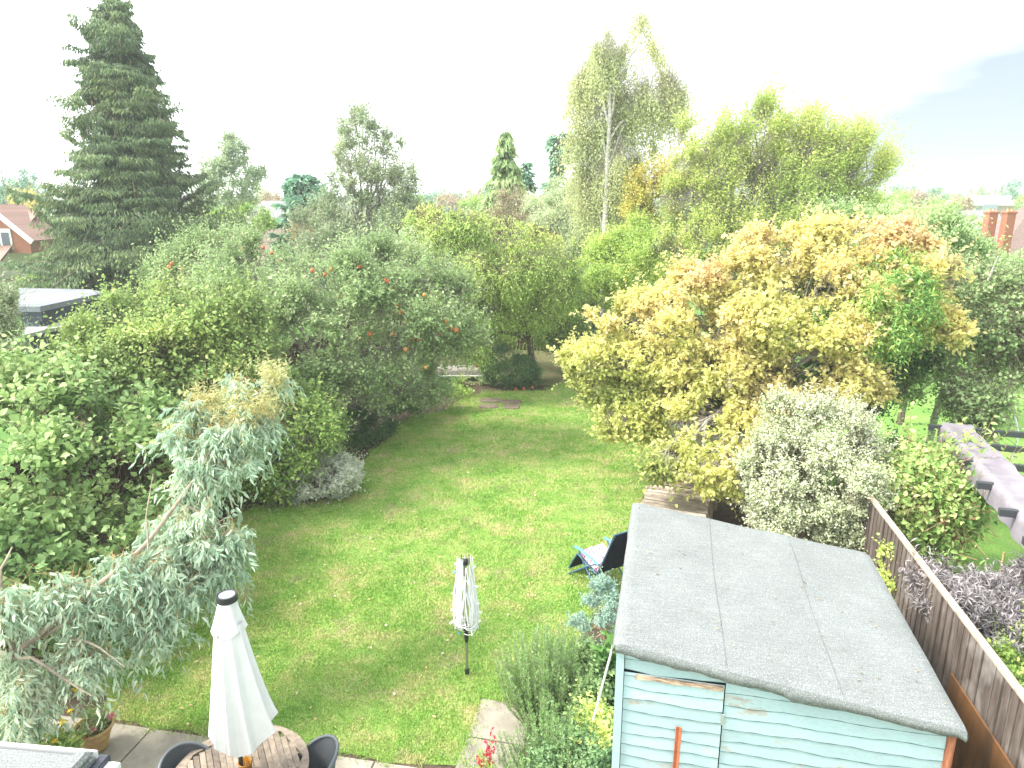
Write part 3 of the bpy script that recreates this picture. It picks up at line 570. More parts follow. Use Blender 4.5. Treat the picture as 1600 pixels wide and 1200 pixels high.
capw = plain("pale_cap", (.40, .32, .25), .8, .2, noise=.3, nscale=14)
fa0, fa1 = G(1380, 800, 1.8), G(1600, 1085, 1.8); fdir = fa1 - fa0; fdir[2] = 0; fdir = norm(fdir); fnr = np.array([fdir[1], -fdir[0], 0.])
if fnr[0] > 0: fnr = -fnr
fe = empty('garden_fence', (*fa0[:2], 0), 'weathered brown board fence with pale capping behind the shed', 'fence')
fm = MB(); L_ = 6.2; d = -1.0; rg = np.random.RandomState(3); f00 = fa0.copy(); f00[2] = 0
while d < L_:
    wd = .14; c = f00 + fdir * (d + wd / 2) + fnr * (.004 * rg.randn()) + Z3 * .88
    axx = [norm(fdir + fnr * .09), norm(np.cross(Z3, fdir + fnr * .09)), Z3]; fm.cbox(c, (wd + .02, .016, 1.76), axx, .003, rg.rand()); d += wd
fm.build('board', oldwood, fe)
m = MB(); m.cbox(f00 + fdir * (L_ / 2 - .5) + Z3 * 1.785, (L_ + 1, .075, .045), [fdir, fnr, Z3], .008); m.build('capping_rail', capw, fe)
m = MB()
for z in (.35, 1.5): m.cbox(f00 + fdir * (L_ / 2 - .5) - fnr * .04 + Z3 * z, (L_ + 1, .04, .08), [fdir, fnr, Z3], .005)
m.build('rail', oldwood, fe)
# stained lower board below the weathered line
q0, q1 = None, None
def on_fence(px, py):
    r = ray(px, py); o = f00 + fnr * .03; k = ((o - [0, 0, CAMH]) @ fnr) / (r @ fnr); q = np.array([0, 0, CAMH]) + r * k; return (q - f00) @ fdir, q[2]
a1, z1 = on_fence(1487, 1048); a2, z2 = on_fence(1578, 1195)
LOWZ = (z1 + z2) / 2
m = MB(); m.cbox(f00 + fdir * ((a1 + L_) / 2) + fnr * .028 + Z3 * (LOWZ / 2), (L_ - a1, .022, LOWZ), [fdir, fnr, Z3], .004); m.build('lower_panel', stained, fe)
print('fence low', a1, z1, a2, z2)
# rear fence under the cherry
rf = empty('rear_fence', (2, 28.3, 0), 'dark brown upright board fence at the far end of the garden', 'fence')
m = MB(); rg = np.random.RandomState(9); x = -5.5
darkw = plain("dark_fence_wood", (.085, .052, .036), .85, .15, noise=.5, nscale=6, stretch=(1, 1, .2))
a_f, b_f = np.array([-5.6, 29.6, 0]), np.array([7.6, 27.2, 0]); dr_ = norm(b_f - a_f); nr_ = np.array([-dr_[1], dr_[0], 0]); d = 0
while d < 13.3:
    m.cbox(a_f + dr_ * d + Z3 * (.82 + .02 * rg.randn()), (.105, .02, 1.64), [dr_, nr_, Z3], .004, rg.rand()); d += .145
m.build('board', darkw, rf)
m = MB()
for z in (.35, 1.3): m.cbox((a_f + b_f) / 2 + nr_ * .035 + Z3 * z, (13.3, .04, .08), [dr_, nr_, Z3], .005)
m.build('rail', darkw, rf)
for d in (0.1, 3.3, 6.5, 9.7, 12.9): m = MB(); m.cbox(a_f + dr_ * d + nr_ * .08 + Z3 * .85, (.09, .09, 1.7), [dr_, nr_, Z3], .006); m.build('post', darkw, rf)
# left boundary fence, mostly hidden by the hedge
lf_ = empty('boundary_fence', (-8.6, 14, 0), 'brown panel fence hidden behind the left hedge', 'fence')
m = MB(); a_f, b_f = np.array([-9.6, 5, 0]), np.array([-5.7, 29.5, 0]); dl = norm(b_f - a_f); nl = np.array([-dl[1], dl[0], 0]); d = 0
while d < 24.8: m.cbox(a_f + dl * d + Z3 * .85, (.13, .02, 1.7), [dl, nl, Z3], .004, rg.rand()); d += .15
m.build('board', darkw, lf_)

# ---------------------------------------------------------------- compost bin with slatted lid
wpale = plain("greyed_timber", (.42, .35, .28), .85, .15, noise=.4, nscale=10, stretch=(.4, .4, 4), v=True)
cA, cB, cC = G(1030, 728, .8), G(1008, 775, .8), G(1127, 755, .8)
cv = norm(cA - cB); cu = np.array([cv[1], -cv[0], 0]); wB, lB = 1.12, np.linalg.norm(cA - cB) + .9; o0 = cA - cv * lB; o0[2] = 0
cb = empty('compost_bin', o0, 'grey timber compost bin with slatted lid beneath the golden tree', 'compost bin'); rg = np.random.RandomState(2)
m = MB(); d = 0.
while d < lB - .05:
    m.cbox(o0 + cv * (d + .05) + cu * wB / 2 + Z3 * (.8 + .006 * rg.randn()), (wB + .05 * rg.rand(), .10, .022), [norm(cu + cv * .02 * rg.randn()), cv, Z3], .004, rg.rand()); d += .128
m.build('lid', wpale, cb)
m = MB()
for k in range(6):
    z = .06 + k * .125
    m.cbox(o0 + cv * lB / 2 + Z3 * z, (.02, lB, .10), [cu, cv, Z3], .003, rg.rand()); m.cbox(o0 + cv * lB / 2 + cu * wB + Z3 * z, (.02, lB, .10), [cu, cv, Z3], .003, rg.rand())
    m.cbox(o0 + cu * wB / 2 + Z3 * z, (wB - .03, .02, .10), [cu, cv, Z3], .003, rg.rand()); m.cbox(o0 + cu * wB / 2 + cv * lB + Z3 * z, (wB - .03, .02, .10), [cu, cv, Z3], .003, rg.rand())
m.build('side', wpale, cb)
for a in (.0, 1.):
    for b in (0, .5, 1.):
        m = MB(); m.cbox(o0 + cu * (wB * a + (.04 if a else -.04)) + cv * (lB * b) + Z3 * .41, (.05, .05, .86), [cu, cv, Z3], .005, rg.rand()); m.build('post', wpale, cb)

# ---------------------------------------------------------------- patio table, parasol, chairs
TB = np.array([-2.60, 5.50, 0.]); TR = .64
teak = plain("weathered_teak", (.23, .185, .145), .75, .2, noise=.28, nscale=20, detail=6, v=True)
tb = empty('patio_table', TB, 'round weathered slatted wooden patio table with parasol through its middle', 'table')
m = MB(); n = 48; an = np.arange(n) * 2 * math.pi / n; ri = TR * .86
def octr(a): # inner octagon radius
    k = (a + math.pi / 8) % (math.pi / 4) - math.pi / 8; return ri / math.cos(k)
vo = [TB + [TR * math.cos(a), TR * math.sin(a), .73] for a in an]; vi = [TB + [octr(a) * .985 * math.cos(a), octr(a) * .985 * math.sin(a), .73] for a in an]
vo2 = [v_ - [0, 0, .035] for v_ in vo]; vi2 = [v_ - [0, 0, .035] for v_ in vi]
for i in range(n):
    j = (i + 1) % n; m.add([vo[i], vo[j], vi[j], vi[i], vo2[i], vo2[j], vi2[j], vi2[i]], [(0, 1, 2, 3), (1, 0, 4, 5), (3, 2, 6, 7), (7, 6, 5, 4)], .35 + .3 * ((i // 6) % 2))
rim = m.build('rim', teak, tb); m = MB(); rg = np.random.RandomState(4); ta = R(-62); tu = np.array([math.cos(ta), math.sin(ta), 0]); tv = np.array([-tu[1], tu[0], 0])
y_ = -ri + .03
while y_ < ri:
    lx = 0
    for x in np.linspace(0, ri * 1.1, 120):
        pp = tu * x + tv * y_; pn = tu * x + tv * (y_); 
        if math.hypot(pp[0], pp[1]) < octr(math.atan2(pp[1], pp[0])) * .99: lx = x
    if lx > .04: m.cbox(TB + tv * y_ + Z3 * (.716 + .001 * rg.randn()), (lx * 2 - .01, .0535, .024), [tu, tv, Z3], .004, rg.rand())
    y_ += .0575
m.build('slat_top', teak, tb)
for k in range(4):
    m = MB(); a = R(45 + 90 * k) + ta; c = TB + [math.cos(a) * .42, math.sin(a) * .42, .345]; m.cbox(c, (.06, .06, .69), [tu, tv, Z3], .006); m.build('leg', teak, tb)
m = MB(); m.cbox(TB + Z3 * .672, (.9, .06, .05), [norm(tu + tv), norm(tv - tu), Z3], .005); m.cbox(TB + Z3 * .672, (.06, .9, .05), [norm(tu + tv), norm(tv - tu), Z3], .005); m.build('support', teak, tb)
# parasol
fabric = plain("white_canvas", (.80, .80, .805), .85, .1, noise=.03, nscale=6)
blackp = plain("black_metal", (.025, .027, .03), .45, .5)
ub = empty('parasol', (TB[0], TB[1], 0), 'closed white garden parasol with black cap standing in patio table', 'parasol')
tip = np.array([-2.53, 5.52, 2.68]); base_ = np.array([TB[0], TB[1], 0.]); axd = norm(tip - base_)
def UP(z): return base_ + (tip - base_) * (z / tip[2])
m = MB(); m.tube(np.array([UP(.06), UP(2.58)]), .021, 12); m.build('pole', blackp, ub)
m = MB(); m.lathe((TB[0], TB[1], 0), [(0.001, .09), (.06, .09), (.07, .07), (.25, .06), (.26, .01), (.26, 0)], 24); m.build('base', blackp, ub)
def canopy(zs, rs, amp, nf, seed, hemamp=0., skew=None):
    rg = np.random.RandomState(seed); nA = 160; ph = rg.rand(6) * 6.28; V = []
    for zi, (z, r) in enumerate(zip(zs, rs)):
        t = zi / (len(zs) - 1); c = UP(z)
        for j in range(nA):
            a = j * 2 * math.pi / nA; fold = abs(math.cos(nf / 2 * a + ph[0] + .3 * math.sin(a * 2 + ph[1]))); fold = (1 - fold ** 1.0)
            rr = r * (1 - amp * t ** .6 * (1 - fold) * (.8 + .4 * math.sin(a + ph[2]))); rr *= 1 + .05 * math.sin(a * 3 + ph[3])
            p_ = c + np.array([math.cos(a + .25 * t) * rr, math.sin(a + .25 * t) * rr, hemamp * t ** 3 * (fold - .5) + (hemamp * .5 * t ** 3 * math.sin(a + ph[4]))])
            if skew is not None: p_ = p_ + skew(t, a)
            V.append(p_)
    m = MB(); m.add(V, [(i * nA + j, i * nA + (j + 1) % nA, (i + 1) * nA + (j + 1) % nA, (i + 1) * nA + j) for i in range(len(zs) - 1) for j in range(nA)]); return m
sk = lambda t, a: np.array([.13 * t ** 1.3 * max(0, math.cos(a - .1)) + .01 * t, 0, .16 * t ** 3 * max(0, math.cos(a - .2)) ** 2 + .10 * t ** 3 * max(0, -math.cos(a))])
zz = np.linspace(2.36, 1.12, 26); tt = np.linspace(0, 1, 26); m = canopy(zz, .118 + .140 * tt ** .9, .42, 10, 12, .08, sk); co = m.build('canopy', fabric, ub, smooth=True)
zz = np.linspace(2.60, 2.26, 10); tt = np.linspace(0, 1, 10); m = canopy(zz, .072 + .085 * tt ** 1.1, .22, 6, 5, .06); m.build('vent_flap', fabric, ub, smooth=True)
ctop = UP(2.60); m = MB(); m.lathe(ctop, [(.001, .012), (.070, .012), (.082, .028), (.088, .028), (.090, .02), (.090, -.03), (.075, -.04), (.001, -.04)], 32); m.build('cap', blackp, ub, smooth=False)
m = MB(); m.lathe(ctop, [(.072, .014), (.070, .026), (.03, .030), (.001, .031)], 32); m.build('solar_panel', plain("cap_top", (.20, .215, .23), .15, .7), ub)
# amber jar
jar_m, ntj, bj = new_mat("amber_glass"); bj.inputs['Base Color'].default_value = (.75, .33, .03, 1); bj.inputs['Transmission Weight'].default_value = .6; bj.inputs['Roughness'].default_value = .15
jl = G(384, 1197, .80); jl[2] = .732; m = MB(); m.lathe(jl, [(.001, .0), (.045, .0), (.055, .02), (.06, .10), (.066, .105), (.066, .12), (.056, .12), (.05, .02), (.001, .015)], 28)
tag(m.build('jar', jar_m, smooth=True, loc=jl), 'amber glass candle jar on the patio table by the parasol pole', 'jar')
# rattan tub chairs
ratt, ntr, brr = new_mat("charcoal_rattan"); nr2 = ntr.nodes; lr2 = ntr.links; gr2 = nr2.new("ShaderNodeNewGeometry"); wv_ = nr2.new("ShaderNodeTexWave"); wv_.bands_direction = 'Z'; wv_.inputs['Scale'].default_value = 28; wv_.inputs['Distortion'].default_value = 1.5
lr2.new(gr2.outputs['Position'], wv_.inputs['Vector']); rr2 = ramp(ntr, [(.2, (.025, .03, .036)), (.8, (.11, .125, .14))]); lr2.new(wv_.outputs[0], rr2.inputs[0]); lr2.new(rr2.outputs[0], brr.inputs['Base Color']); brr.inputs['Roughness'].default_value = .5
bpr = nr2.new("ShaderNodeBump"); bpr.inputs['Strength'].default_value = .6; bpr.inputs['Distance'].default_value = .006; lr2.new(wv_.outputs[0], bpr.inputs['Height']); lr2.new(bpr.outputs[0], brr.inputs['Normal'])
rim_m = plain("charcoal_tube", (.10, .115, .13), .4, .5)
def make_chair(c, face, label):
    root = empty('rattan_chair', c, label, 'chair', 'charcoal rattan chairs at the patio table')
    f = norm(np.array([face[0], face[1], 0.])); r_ = np.array([f[1], -f[0], 0.]); c = np.asarray(c, float)
    W = lambda x, y, z: c + r_ * x + f * y + Z3 * z
    m = MB(); n = 30; th = np.linspace(R(-15), R(195), n)
    def prof(a, k): # k 0 bottom .. 1 top
        b = max(0, math.sin(a)) ; x = math.cos(a) * (.235 + .045 * k); y = -.02 - math.sin(a) * (.22 + .07 * k); zt = .62 + .22 * max(0, math.sin(a)) ** .8 if math.sin(a) > 0 else .62 - .03
        return W(x, y, .40 + (zt - .40) * k)
    V = [prof(a, k) for k in np.linspace(0, 1, 7) for a in th]
    m.add(V, [(i * n + j, i * n + j + 1, (i + 1) * n + j + 1, (i + 1) * n + j) for i in range(6) for j in range(n - 1)])
    V2_ = [v_ + norm((c - v_) * [1, 1, 0]) * .008 for v_ in V]; m.add(V2_, [(i * n + j + 1, i * n + j, (i + 1) * n + j, (i + 1) * n + j + 1) for i in range(6) for j in range(n - 1)]); m.build('backrest', ratt, root, smooth=True)
    m = MB(); pth = np.array([prof(a, 1) for a in th]); e0_, e1_ = pth[0], pth[-1]; pth = np.vstack([e0_ + f * .10 - Z3 * .16, e0_ + f * .07 - Z3 * .03, pth, e1_ + f * .07 - Z3 * .03, e1_ + f * .10 - Z3 * .16]); m.tube(pth, .0165, 10)
    m.tube(pth + Z3 * -.035 + 0 * pth, .010, 8); m.build('arm_rim', rim_m, root, smooth=True)
    m = MB(); ns = 28; an = np.arange(ns) * 2 * math.pi / ns
    ring = [W(math.copysign(abs(math.cos(a)) ** .7, math.cos(a)) * .24, math.copysign(abs(math.sin(a)) ** .7, math.sin(a)) * .24, .42) for a in an]
    m.add(ring + [v_ - [0, 0, .035] for v_ in ring] + [W(0, 0, .415)], [(j, (j + 1) % ns, 2 * ns, 2 * ns) for j in range(ns)] + [(j + ns, (j + 1) % ns + ns, (j + 1) % ns, j) for j in range(ns)]); m.build('seat', ratt, root)
    for (x, y) in ((-.2, .2), (.2, .2), (-.19, -.2), (.19, -.2)):
        m = MB(); m.tube(np.array([W(x * 1.12, y * 1.12, 0), W(x, y, .42)]), .014, 8); m.build('leg', rim_m, root)
    return root
c1 = np.array([-1.95, 5.52, 0]) + [-.06, 0.12, 0]; make_chair(c1, (-.85, -.35), 'charcoal rattan tub chair right of the patio table, nearer the shed')
c2 = np.array([-3.05, 5.50, 0]) + [0, .02, 0]; make_chair(c2, (.75, -.45), 'charcoal rattan tub chair left of the patio table, partly behind the closed parasol')

# ---------------------------------------------------------------- rotary dryer
DB = G(730, 1055, 0); DB[2] = 0
ra_ = empty('rotary_clothes_dryer', DB, 'folded rotary clothes dryer with white lines and pegs on the lawn', 'clothes dryer')
steel = plain("grey_steel", (.32, .31, .27), .35, .6, .7); blk = plain("black_moulding", (.02, .02, .022), .4, .5); linew = plain("white_line", (.82, .82, .82), .5, .4)
m = MB(); m.tube(np.array([DB + Z3 * .0, DB + Z3 * 1.70]), .019, 12); m.build('pole', steel, ra_)
m = MB(); m.lathe(DB, [(.03, .0), (.03, .10), (.022, .11)], 12); m.build('ground_socket', blk, ra_)
m = MB(); m.lathe(DB, [(.022, .50), (.026, .52), (.03, .62), (.055, .70), (.06, .74), (.02, .75)], 12); m.build('hub', blk, ra_)
m = MB(); m.lathe(DB, [(.022, 1.60), (.04, 1.61), (.04, 1.67), (.025, 1.69), (.001, 1.70)], 12); m.build('top_cap', blk, ra_)
rg = np.random.RandomState(6)
for k in range(4):
    a = R(45 + 90 * k); dv = np.array([math.cos(a), math.sin(a), 0]); m = MB(); m.tube(np.array([DB + dv * .045 + Z3 * .72, DB + dv * .075 + Z3 * 1.2, DB + dv * .07 + Z3 * 1.73]), .008, 6); m.build('arm', steel, ra_)
m = MB()
for k in range(60):
    a = rg.rand() * 6.283; a2 = a + rg.randn() * .5; zt = 1.25 + .48 * rg.rand() ** .6; zb = .66 + .22 * rg.rand(); rb = .10 + .075 * rg.rand(); rt = .05 + .05 * rg.rand(); pts = []
    for t in np.linspace(0, 1, 13):
        z = zt + (zb - zt) * t; bul = rt + (rb - rt) * math.sin(min(1, t * 1.05) * math.pi * .62) ** 1.2; bul *= (1 if t < .9 else (1 - (t - .9) * 6)); aa = a + (a2 - a) * t; pts.append(DB + [math.cos(aa) * bul, math.sin(aa) * bul, z])
    m.tube(np.array(pts), .0055, 4, cap=False)
for k in range(16):
    a = rg.rand() * 6.283; z = .68 + .12 * rg.rand(); r_ = .10 + .06 * rg.rand(); pts = [DB + [math.cos(a + t) * r_, math.sin(a + t) * r_, z + .10 * (t / 1.2 - .5) ** 2] for t in np.linspace(0, 1.4, 8)]; m.tube(np.array(pts), .0055, 4, cap=False)
m.build('washing_line', linew, ra_)
pegb = plain("blue_peg", (.10, .38, .62), .4, .5)
for k, (a, z, r_) in enumerate([(185, 1.52, .11), (170, 1.60, .10), (10, 1.55, .10), (190, 1.20, .14), (0, 1.30, .12), (250, 1.02, .14), (290, 1.42, .10), (260, 1.33, .11), (350, .95, .17), (185, .80, .18), (240, .72, .15), (300, .73, .15), (340, 1.08, .15), (270, .85, .16), (200, .99, .16), (20, .75, .16), (280, 1.57, .09)]):
    a = R(a); c = DB + [math.cos(a) * r_, math.sin(a) * r_, z]; m = MB(); dx = norm([math.cos(a) + .3 * rg.randn(), math.sin(a) + .3 * rg.randn(), .4 * rg.randn()]); ay = norm(np.cross(Z3, dx)); az = np.cross(dx, ay)
    m.cbox(c + az * .007, (.085, .012, .008), [norm(dx + az * .08), ay, norm(az - dx * .08)], .002); m.cbox(c - az * .007, (.085, .012, .008), [norm(dx - az * .08), ay, norm(az + dx * .08)], .002); m.build('peg', pegb if k in (0, 5, 10) else linew, ra_)

# ---------------------------------------------------------------- recliner
CO = np.array([1.43, 10.15, 0]); cf = norm(np.array([-.50, .87, 0])); crr = np.array([cf[1], -cf[0], 0])
rc = empty('recliner_chair', CO, 'navy folding recliner with blue frame and pink floral cushion beside the shed', 'recliner')
W = lambda x, y, z: CO + crr * x + cf * y + Z3 * z
navy = plain("navy_mesh", (.018, .024, .045), .7, .2, noise=.2, nscale=60); blue = plain("blue_tube", (.07, .15, .24), .35, .5); armb = plain("blue_plastic", (.10, .27, .48), .4, .5)
flo, ntl, bl = new_mat("floral_cloth"); nl_ = ntl.nodes; ll = ntl.links; gl = nl_.new("ShaderNodeNewGeometry"); vo_ = nl_.new("ShaderNodeTexVoronoi"); vo_.inputs['Scale'].default_value = 22; ll.new(gl.outputs['Position'], vo_.inputs['Vector'])
rl_ = ramp(ntl, [(.0, (.30, .03, .08)), (.34, (.52, .10, .19)), (.48, (.70, .60, .62)), (.75, (.78, .75, .76))]); ll.new(vo_.outputs['Distance'], rl_.inputs[0]); ll.new(rl_.outputs[0], bl.inputs['Base Color']); bl.inputs['Roughness'].default_value = .9
def slab(mb, pts, w_, th, off=0.):
    "panel following (y,z) polyline, width w_, thickness th"
    pts = np.array(pts, float); t = np.gradient(pts, axis=0); t = t / np.linalg.norm(t, axis=1)[:, None]; nn = np.column_stack([-t[:, 1], t[:, 0]]); V = []
    for sgn in (1, -1):
        for x in (-w_ / 2, w_ / 2):
            for p_, n2 in zip(pts, nn): q = p_ + n2 * (off + sgn * th / 2); V.append(W(x, q[0], q[1]))
    n = len(pts); fs = []
    for i in range(n - 1): fs += [(i, i + 1, n + i + 1, n + i), (2 * n + i + 1, 2 * n + i, 3 * n + i, 3 * n + i + 1), (i + 1, i, 2 * n + i, 2 * n + i + 1), (n + i, n + i + 1, 3 * n + i + 1, 3 * n + i)]
    fs += [(0, n, 3 * n, 2 * n), (2 * n - 1, n - 1, 3 * n - 1, 4 * n - 1)]; mb.add(V, fs)
backp = [(-.24, .36), (-.36, .58), (-.50, .88), (-.64, 1.20)]; seatp = [(-.24, .36), (0, .40), (.28, .47)]; legp = [(.28, .47), (.40, .30), (.52, .10)]
m = MB(); slab(m, backp, .48, .012); m.build('back_panel', navy, rc); m = MB(); slab(m, seatp, .48, .012); m.build('seat_panel', navy, rc); m = MB(); slab(m, legp, .48, .012); m.build('leg_panel', navy, rc)
m = MB(); slab(m, seatp, .47, .05, .035); slab(m, [(-.22, .40), (-.33, .62), (-.47, .86), (-.585, 1.09), (-.61, 1.11)], .42, .03, -.03); m.build('cushion', flo, rc)
m = MB()
for x in (-.26, .26):
    m.tube(np.array([W(x, *q) for q in backp]), .012, 8); m.tube(np.array([W(x, *q) for q in seatp]), .012, 8); m.tube(np.array([W(x, *q) for q in legp]), .012, 8)
    m.tube(np.array([W(x * 1.1, -.42, .02), W(x * 1.1, .05, .38), W(x * 1.1, .22, .60)]), .012, 8); m.tube(np.array([W(x * 1.1, .48, .02), W(x * 1.1, .0, .38), W(x * 1.1, -.30, .58)]), .012, 8)
for y, z in ((-.42, .02), (.48, .02)): m.tube(np.array([W(-.29, y, z), W(.29, y, z)]), .012, 8)
m.tube(np.array([W(-.26, -.64, 1.20), W(.26, -.64, 1.20)]), .012, 8); m.tube(np.array([W(-.26, .52, .10), W(.26, .52, .10)]), .012, 8); m.build('frame', blue, rc)
for x in (-.30, .30):
    m = MB(); pts = np.array([W(x, -.33, .575), W(x, -.1, .60), W(x, .12, .615), W(x, .30, .60)]);
    for i in range(3): 
        dd = norm(pts[i + 1] - pts[i]); m.cbox((pts[i] + pts[i + 1]) / 2, (.055, np.linalg.norm(pts[i + 1] - pts[i]) + .01, .025 + .001 * i), [crr, dd, norm(np.cross(crr, dd))], .008)
    m.build('armrest', armb, rc)
lc = MB()
for x in (-.245, .245):
    for t in np.linspace(.05, .95, 16):
        y, z = backp[0][0] + (backp[3][0] - backp[0][0]) * t, backp[0][1] + (backp[3][1] - backp[0][1]) * t; lc.cbox(W(x, y - .008, z), (.03, .006, .006), [crr, cf, Z3], .001)
lc.build('lacing', linew, rc)

# ---------------------------------------------------------------- pots
terr = plain("yellow_terracotta", (.50, .33, .15), .7, .3, noise=.15, nscale=10); greyp = plain("grey_pot_plastic", (.23, .24, .25), .5, .4, noise=.1, nscale=20)
def pot(c, r, h, mat, label, soilz=.88, ridge=True):
    root = empty('flower_pot', c, label, 'flower pot'); m = MB(); rr = r
    prof = [(.001, .0), (r * .58, 0), (r * .62, h * .1), (r * .78, h * .55)] + ([(r * .82, h * .58), (r * .82, h * .62)] if ridge else []) + [(r * .94, h * .84), (r * 1.0, h * .86), (r * 1.04, h * .93), (r * 1.02, h), (r * .93, h), (r * .90, h * .9), (r * .85, h * .8)]
    m.lathe(c, prof, 40); m.build('pot', mat, root, smooth=True); m = MB(); m.lathe(c, [(r * .9, h * soilz), (.001, h * soilz + .01)], 24); m.build('soil', soil_mat, root); return root
pc = np.array([-4.70, 6.60, 0.03]); P1 = pot(pc, .205, .29, terr, 'yellow terracotta pot of pink carnations on the patio corner')
pg = np.array([-4.80, 6.02, 0.03]); P2 = pot(pg, .26, .34, greyp, 'large dark grey pot with yellow-tipped shrub behind the flat roof', ridge=False)
ps = np.array([-.26, 5.72, 0.03]); P3 = pot(ps, .17, .28, greyp, 'grey pot of tall red snapdragons on the slab path', ridge=False)

# ================================================================ VEGETATION
def stops(*c): return [(i / (len(c) - 1), x) for i, x in enumerate(c)]
L_lilac = leaf_mat("lilac_leaf", stops((.055, .10, .035), (.12, .195, .07), (.20, .275, .11), (.34, .39, .18)), .36, var=.30, gain=2.0)
L_mix = leaf_mat("hedge_leaf", stops((.07, .11, .035), (.15, .21, .07), (.22, .30, .09), (.40, .40, .15)), .35, var=.34)
L_lime = leaf_mat("lime_leaf", stops((.06, .11, .03), (.15, .235, .06), (.26, .34, .10), (.42, .43, .14)), .35)
L_apple = leaf_mat("apple_leaf", stops((.07, .115, .045), (.15, .215, .09), (.23, .30, .14), (.38, .43, .25)), .38, var=.32, gain=2.0)
L_cherry = leaf_mat("cherry_leaf", stops((.07, .13, .035), (.19, .28, .075), (.32, .40, .12), (.48, .47, .17)), .35)
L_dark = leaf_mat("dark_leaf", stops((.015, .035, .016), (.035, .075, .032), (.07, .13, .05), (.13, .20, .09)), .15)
L_gold = leaf_mat("golden_leaf", stops((.21, .28, .08), (.44, .48, .14), (.61, .60, .21), (.67, .58, .26), (.69, .52, .28), (.67, .40, .25)), .42, var=.20, nscale=1.0, gain=1.22)
L_green = leaf_mat("evergreen_leaf", stops((.03, .07, .02), (.06, .13, .03), (.11, .20, .05), (.36, .38, .10)), .2)
L_var = leaf_mat("variegated_leaf", stops((.14, .21, .08), (.40, .47, .25), (.60, .65, .42), (.72, .75, .54)), .25, gain=1.2, var=.12, nscale=2)
L_euo = leaf_mat('white_edged_leaf', stops((.10, .17, .07), (.45, .52, .34), (.75, .77, .66), (.80, .80, .72)), .3, var=.15, nscale=3, gain=1.0)
L_euc = leaf_mat("eucalyptus_leaf", stops((.10, .15, .11), (.20, .28, .205), (.29, .38, .28), (.42, .49, .37)), .35, rough=.6, spec=.2, gain=1.7)
L_euct = leaf_mat("eucalyptus_tip", stops((.30, .36, .20), (.46, .48, .24), (.58, .56, .28), (.60, .62, .42)), .4, gain=1.15)
L_spruce = leaf_mat("spruce_needles", stops((.030, .055, .032), (.065, .105, .055), (.115, .17, .075), (.22, .26, .11)), .2, rough=.7, nscale=.5, gain=1.5)
L_birch = leaf_mat("birch_leaf", stops((.12, .16, .08), (.22, .27, .12), (.31, .35, .17), (.42, .42, .22)), .42, gain=1.8)
L_willow = leaf_mat("willow_leaf", stops((.10, .16, .045), (.20, .28, .07), (.32, .38, .11), (.48, .46, .15)), .4)
L_orange = leaf_mat("orange_leaf", stops((.26, .30, .08), (.46, .44, .12), (.60, .50, .16), (.60, .42, .15)), .3, gain=1.2)
L_grey = leaf_mat("greygreen_leaf", stops((.08, .12, .065), (.15, .20, .11), (.23, .28, .16), (.34, .37, .24)), .35)
L_pale = leaf_mat("pale_dry_leaf", stops((.20, .20, .10), (.34, .32, .17), (.46, .40, .24), (.50, .42, .32)), .25, gain=1.2)
L_elder = leaf_mat("purple_elder_leaf", stops((.04, .03, .035), (.10, .085, .09), (.20, .18, .185), (.34, .31, .315)), .1, rough=.45, gain=1.15)
L_hyd = leaf_mat("shrub_leaf", stops((.05, .10, .03), (.13, .22, .06), (.22, .32, .10), (.38, .30, .16)), .25)
L_rose = leaf_mat("rosemary_leaf", stops((.06, .12, .035), (.12, .215, .065), (.19, .30, .10), (.28, .38, .16)), .3, gain=1.5)
L_jun = leaf_mat("juniper_leaf", stops((.04, .085, .065), (.09, .16, .125), (.16, .235, .19), (.28, .36, .30)), .2, gain=1.9)
L_teal = leaf_mat("teal_conifer_leaf", stops((.03, .08, .06), (.07, .15, .10), (.13, .24, .16), (.24, .36, .24)), .15)
L_brown = leaf_mat("brown_leaf", stops((.10, .06, .04), (.19, .12, .08), (.28, .19, .12), (.34, .26, .16)), .2)
apple_red = plain("apple_skin", (.60, .06, .04), .4, .4, col2=(.60, .26, .08), nscale=14)
apple_yel = plain("apple_skin_yellow", (.62, .42, .09), .4, .4, col2=(.58, .20, .07), nscale=14)

# --- left hedge
lil_r, _, lil_p = plant('lilac_hedge', 'big green lilac bush with heart shaped leaves and brown seed heads filling the left edge', 'bush', (-7.0, 9.8, 0),
      [(60, 715, 10, 160, 110), (200, 745, 10.5, 90, 100), (40, 830, 9.2, 150, 110), (150, 855, 9.3, 110, 90), (-90, 700, 10, 150, 150), (40, 640, 11, 120, 60), (165, 640, 11.5, 90, 50), (60, 940, 8.4, 120, 110), (-60, 900, 8.4, 140, 120)],
      6400, (.125, .085), L_lilac, 41, trunk=.06, per=7, twig=.36, fine=True, gap=.40, rough=.25, shell=.12, up=.3, vj=.14, stick=.004)
m = MB(); rg = np.random.RandomState(77); hl = []; lil_p = lil_p[(TOCAM(lil_p)[:, 2] > .1) & (lil_p[:, 2] > 1.9)]
for _ in range(170):
    c = lil_p[rg.randint(len(lil_p))] + [0, 0, .12]
    for k in range(14): hl.append((c + rg.randn(3) * [.035, .035, .06], rg.randn(3) * .5 + [0, 0, 1]))
hp = np.array([h[0] for h in hl]); hd = np.array([h[1] for h in hl])
hedge = lil_r
put_leaves(m, hp, hd, norm(rg.randn(len(hp), 3)), .04, .018, np.clip(.3 + rg.randn(len(hp)) * .2, 0, 1)); m.build('seed_heads', L_brown, hedge)
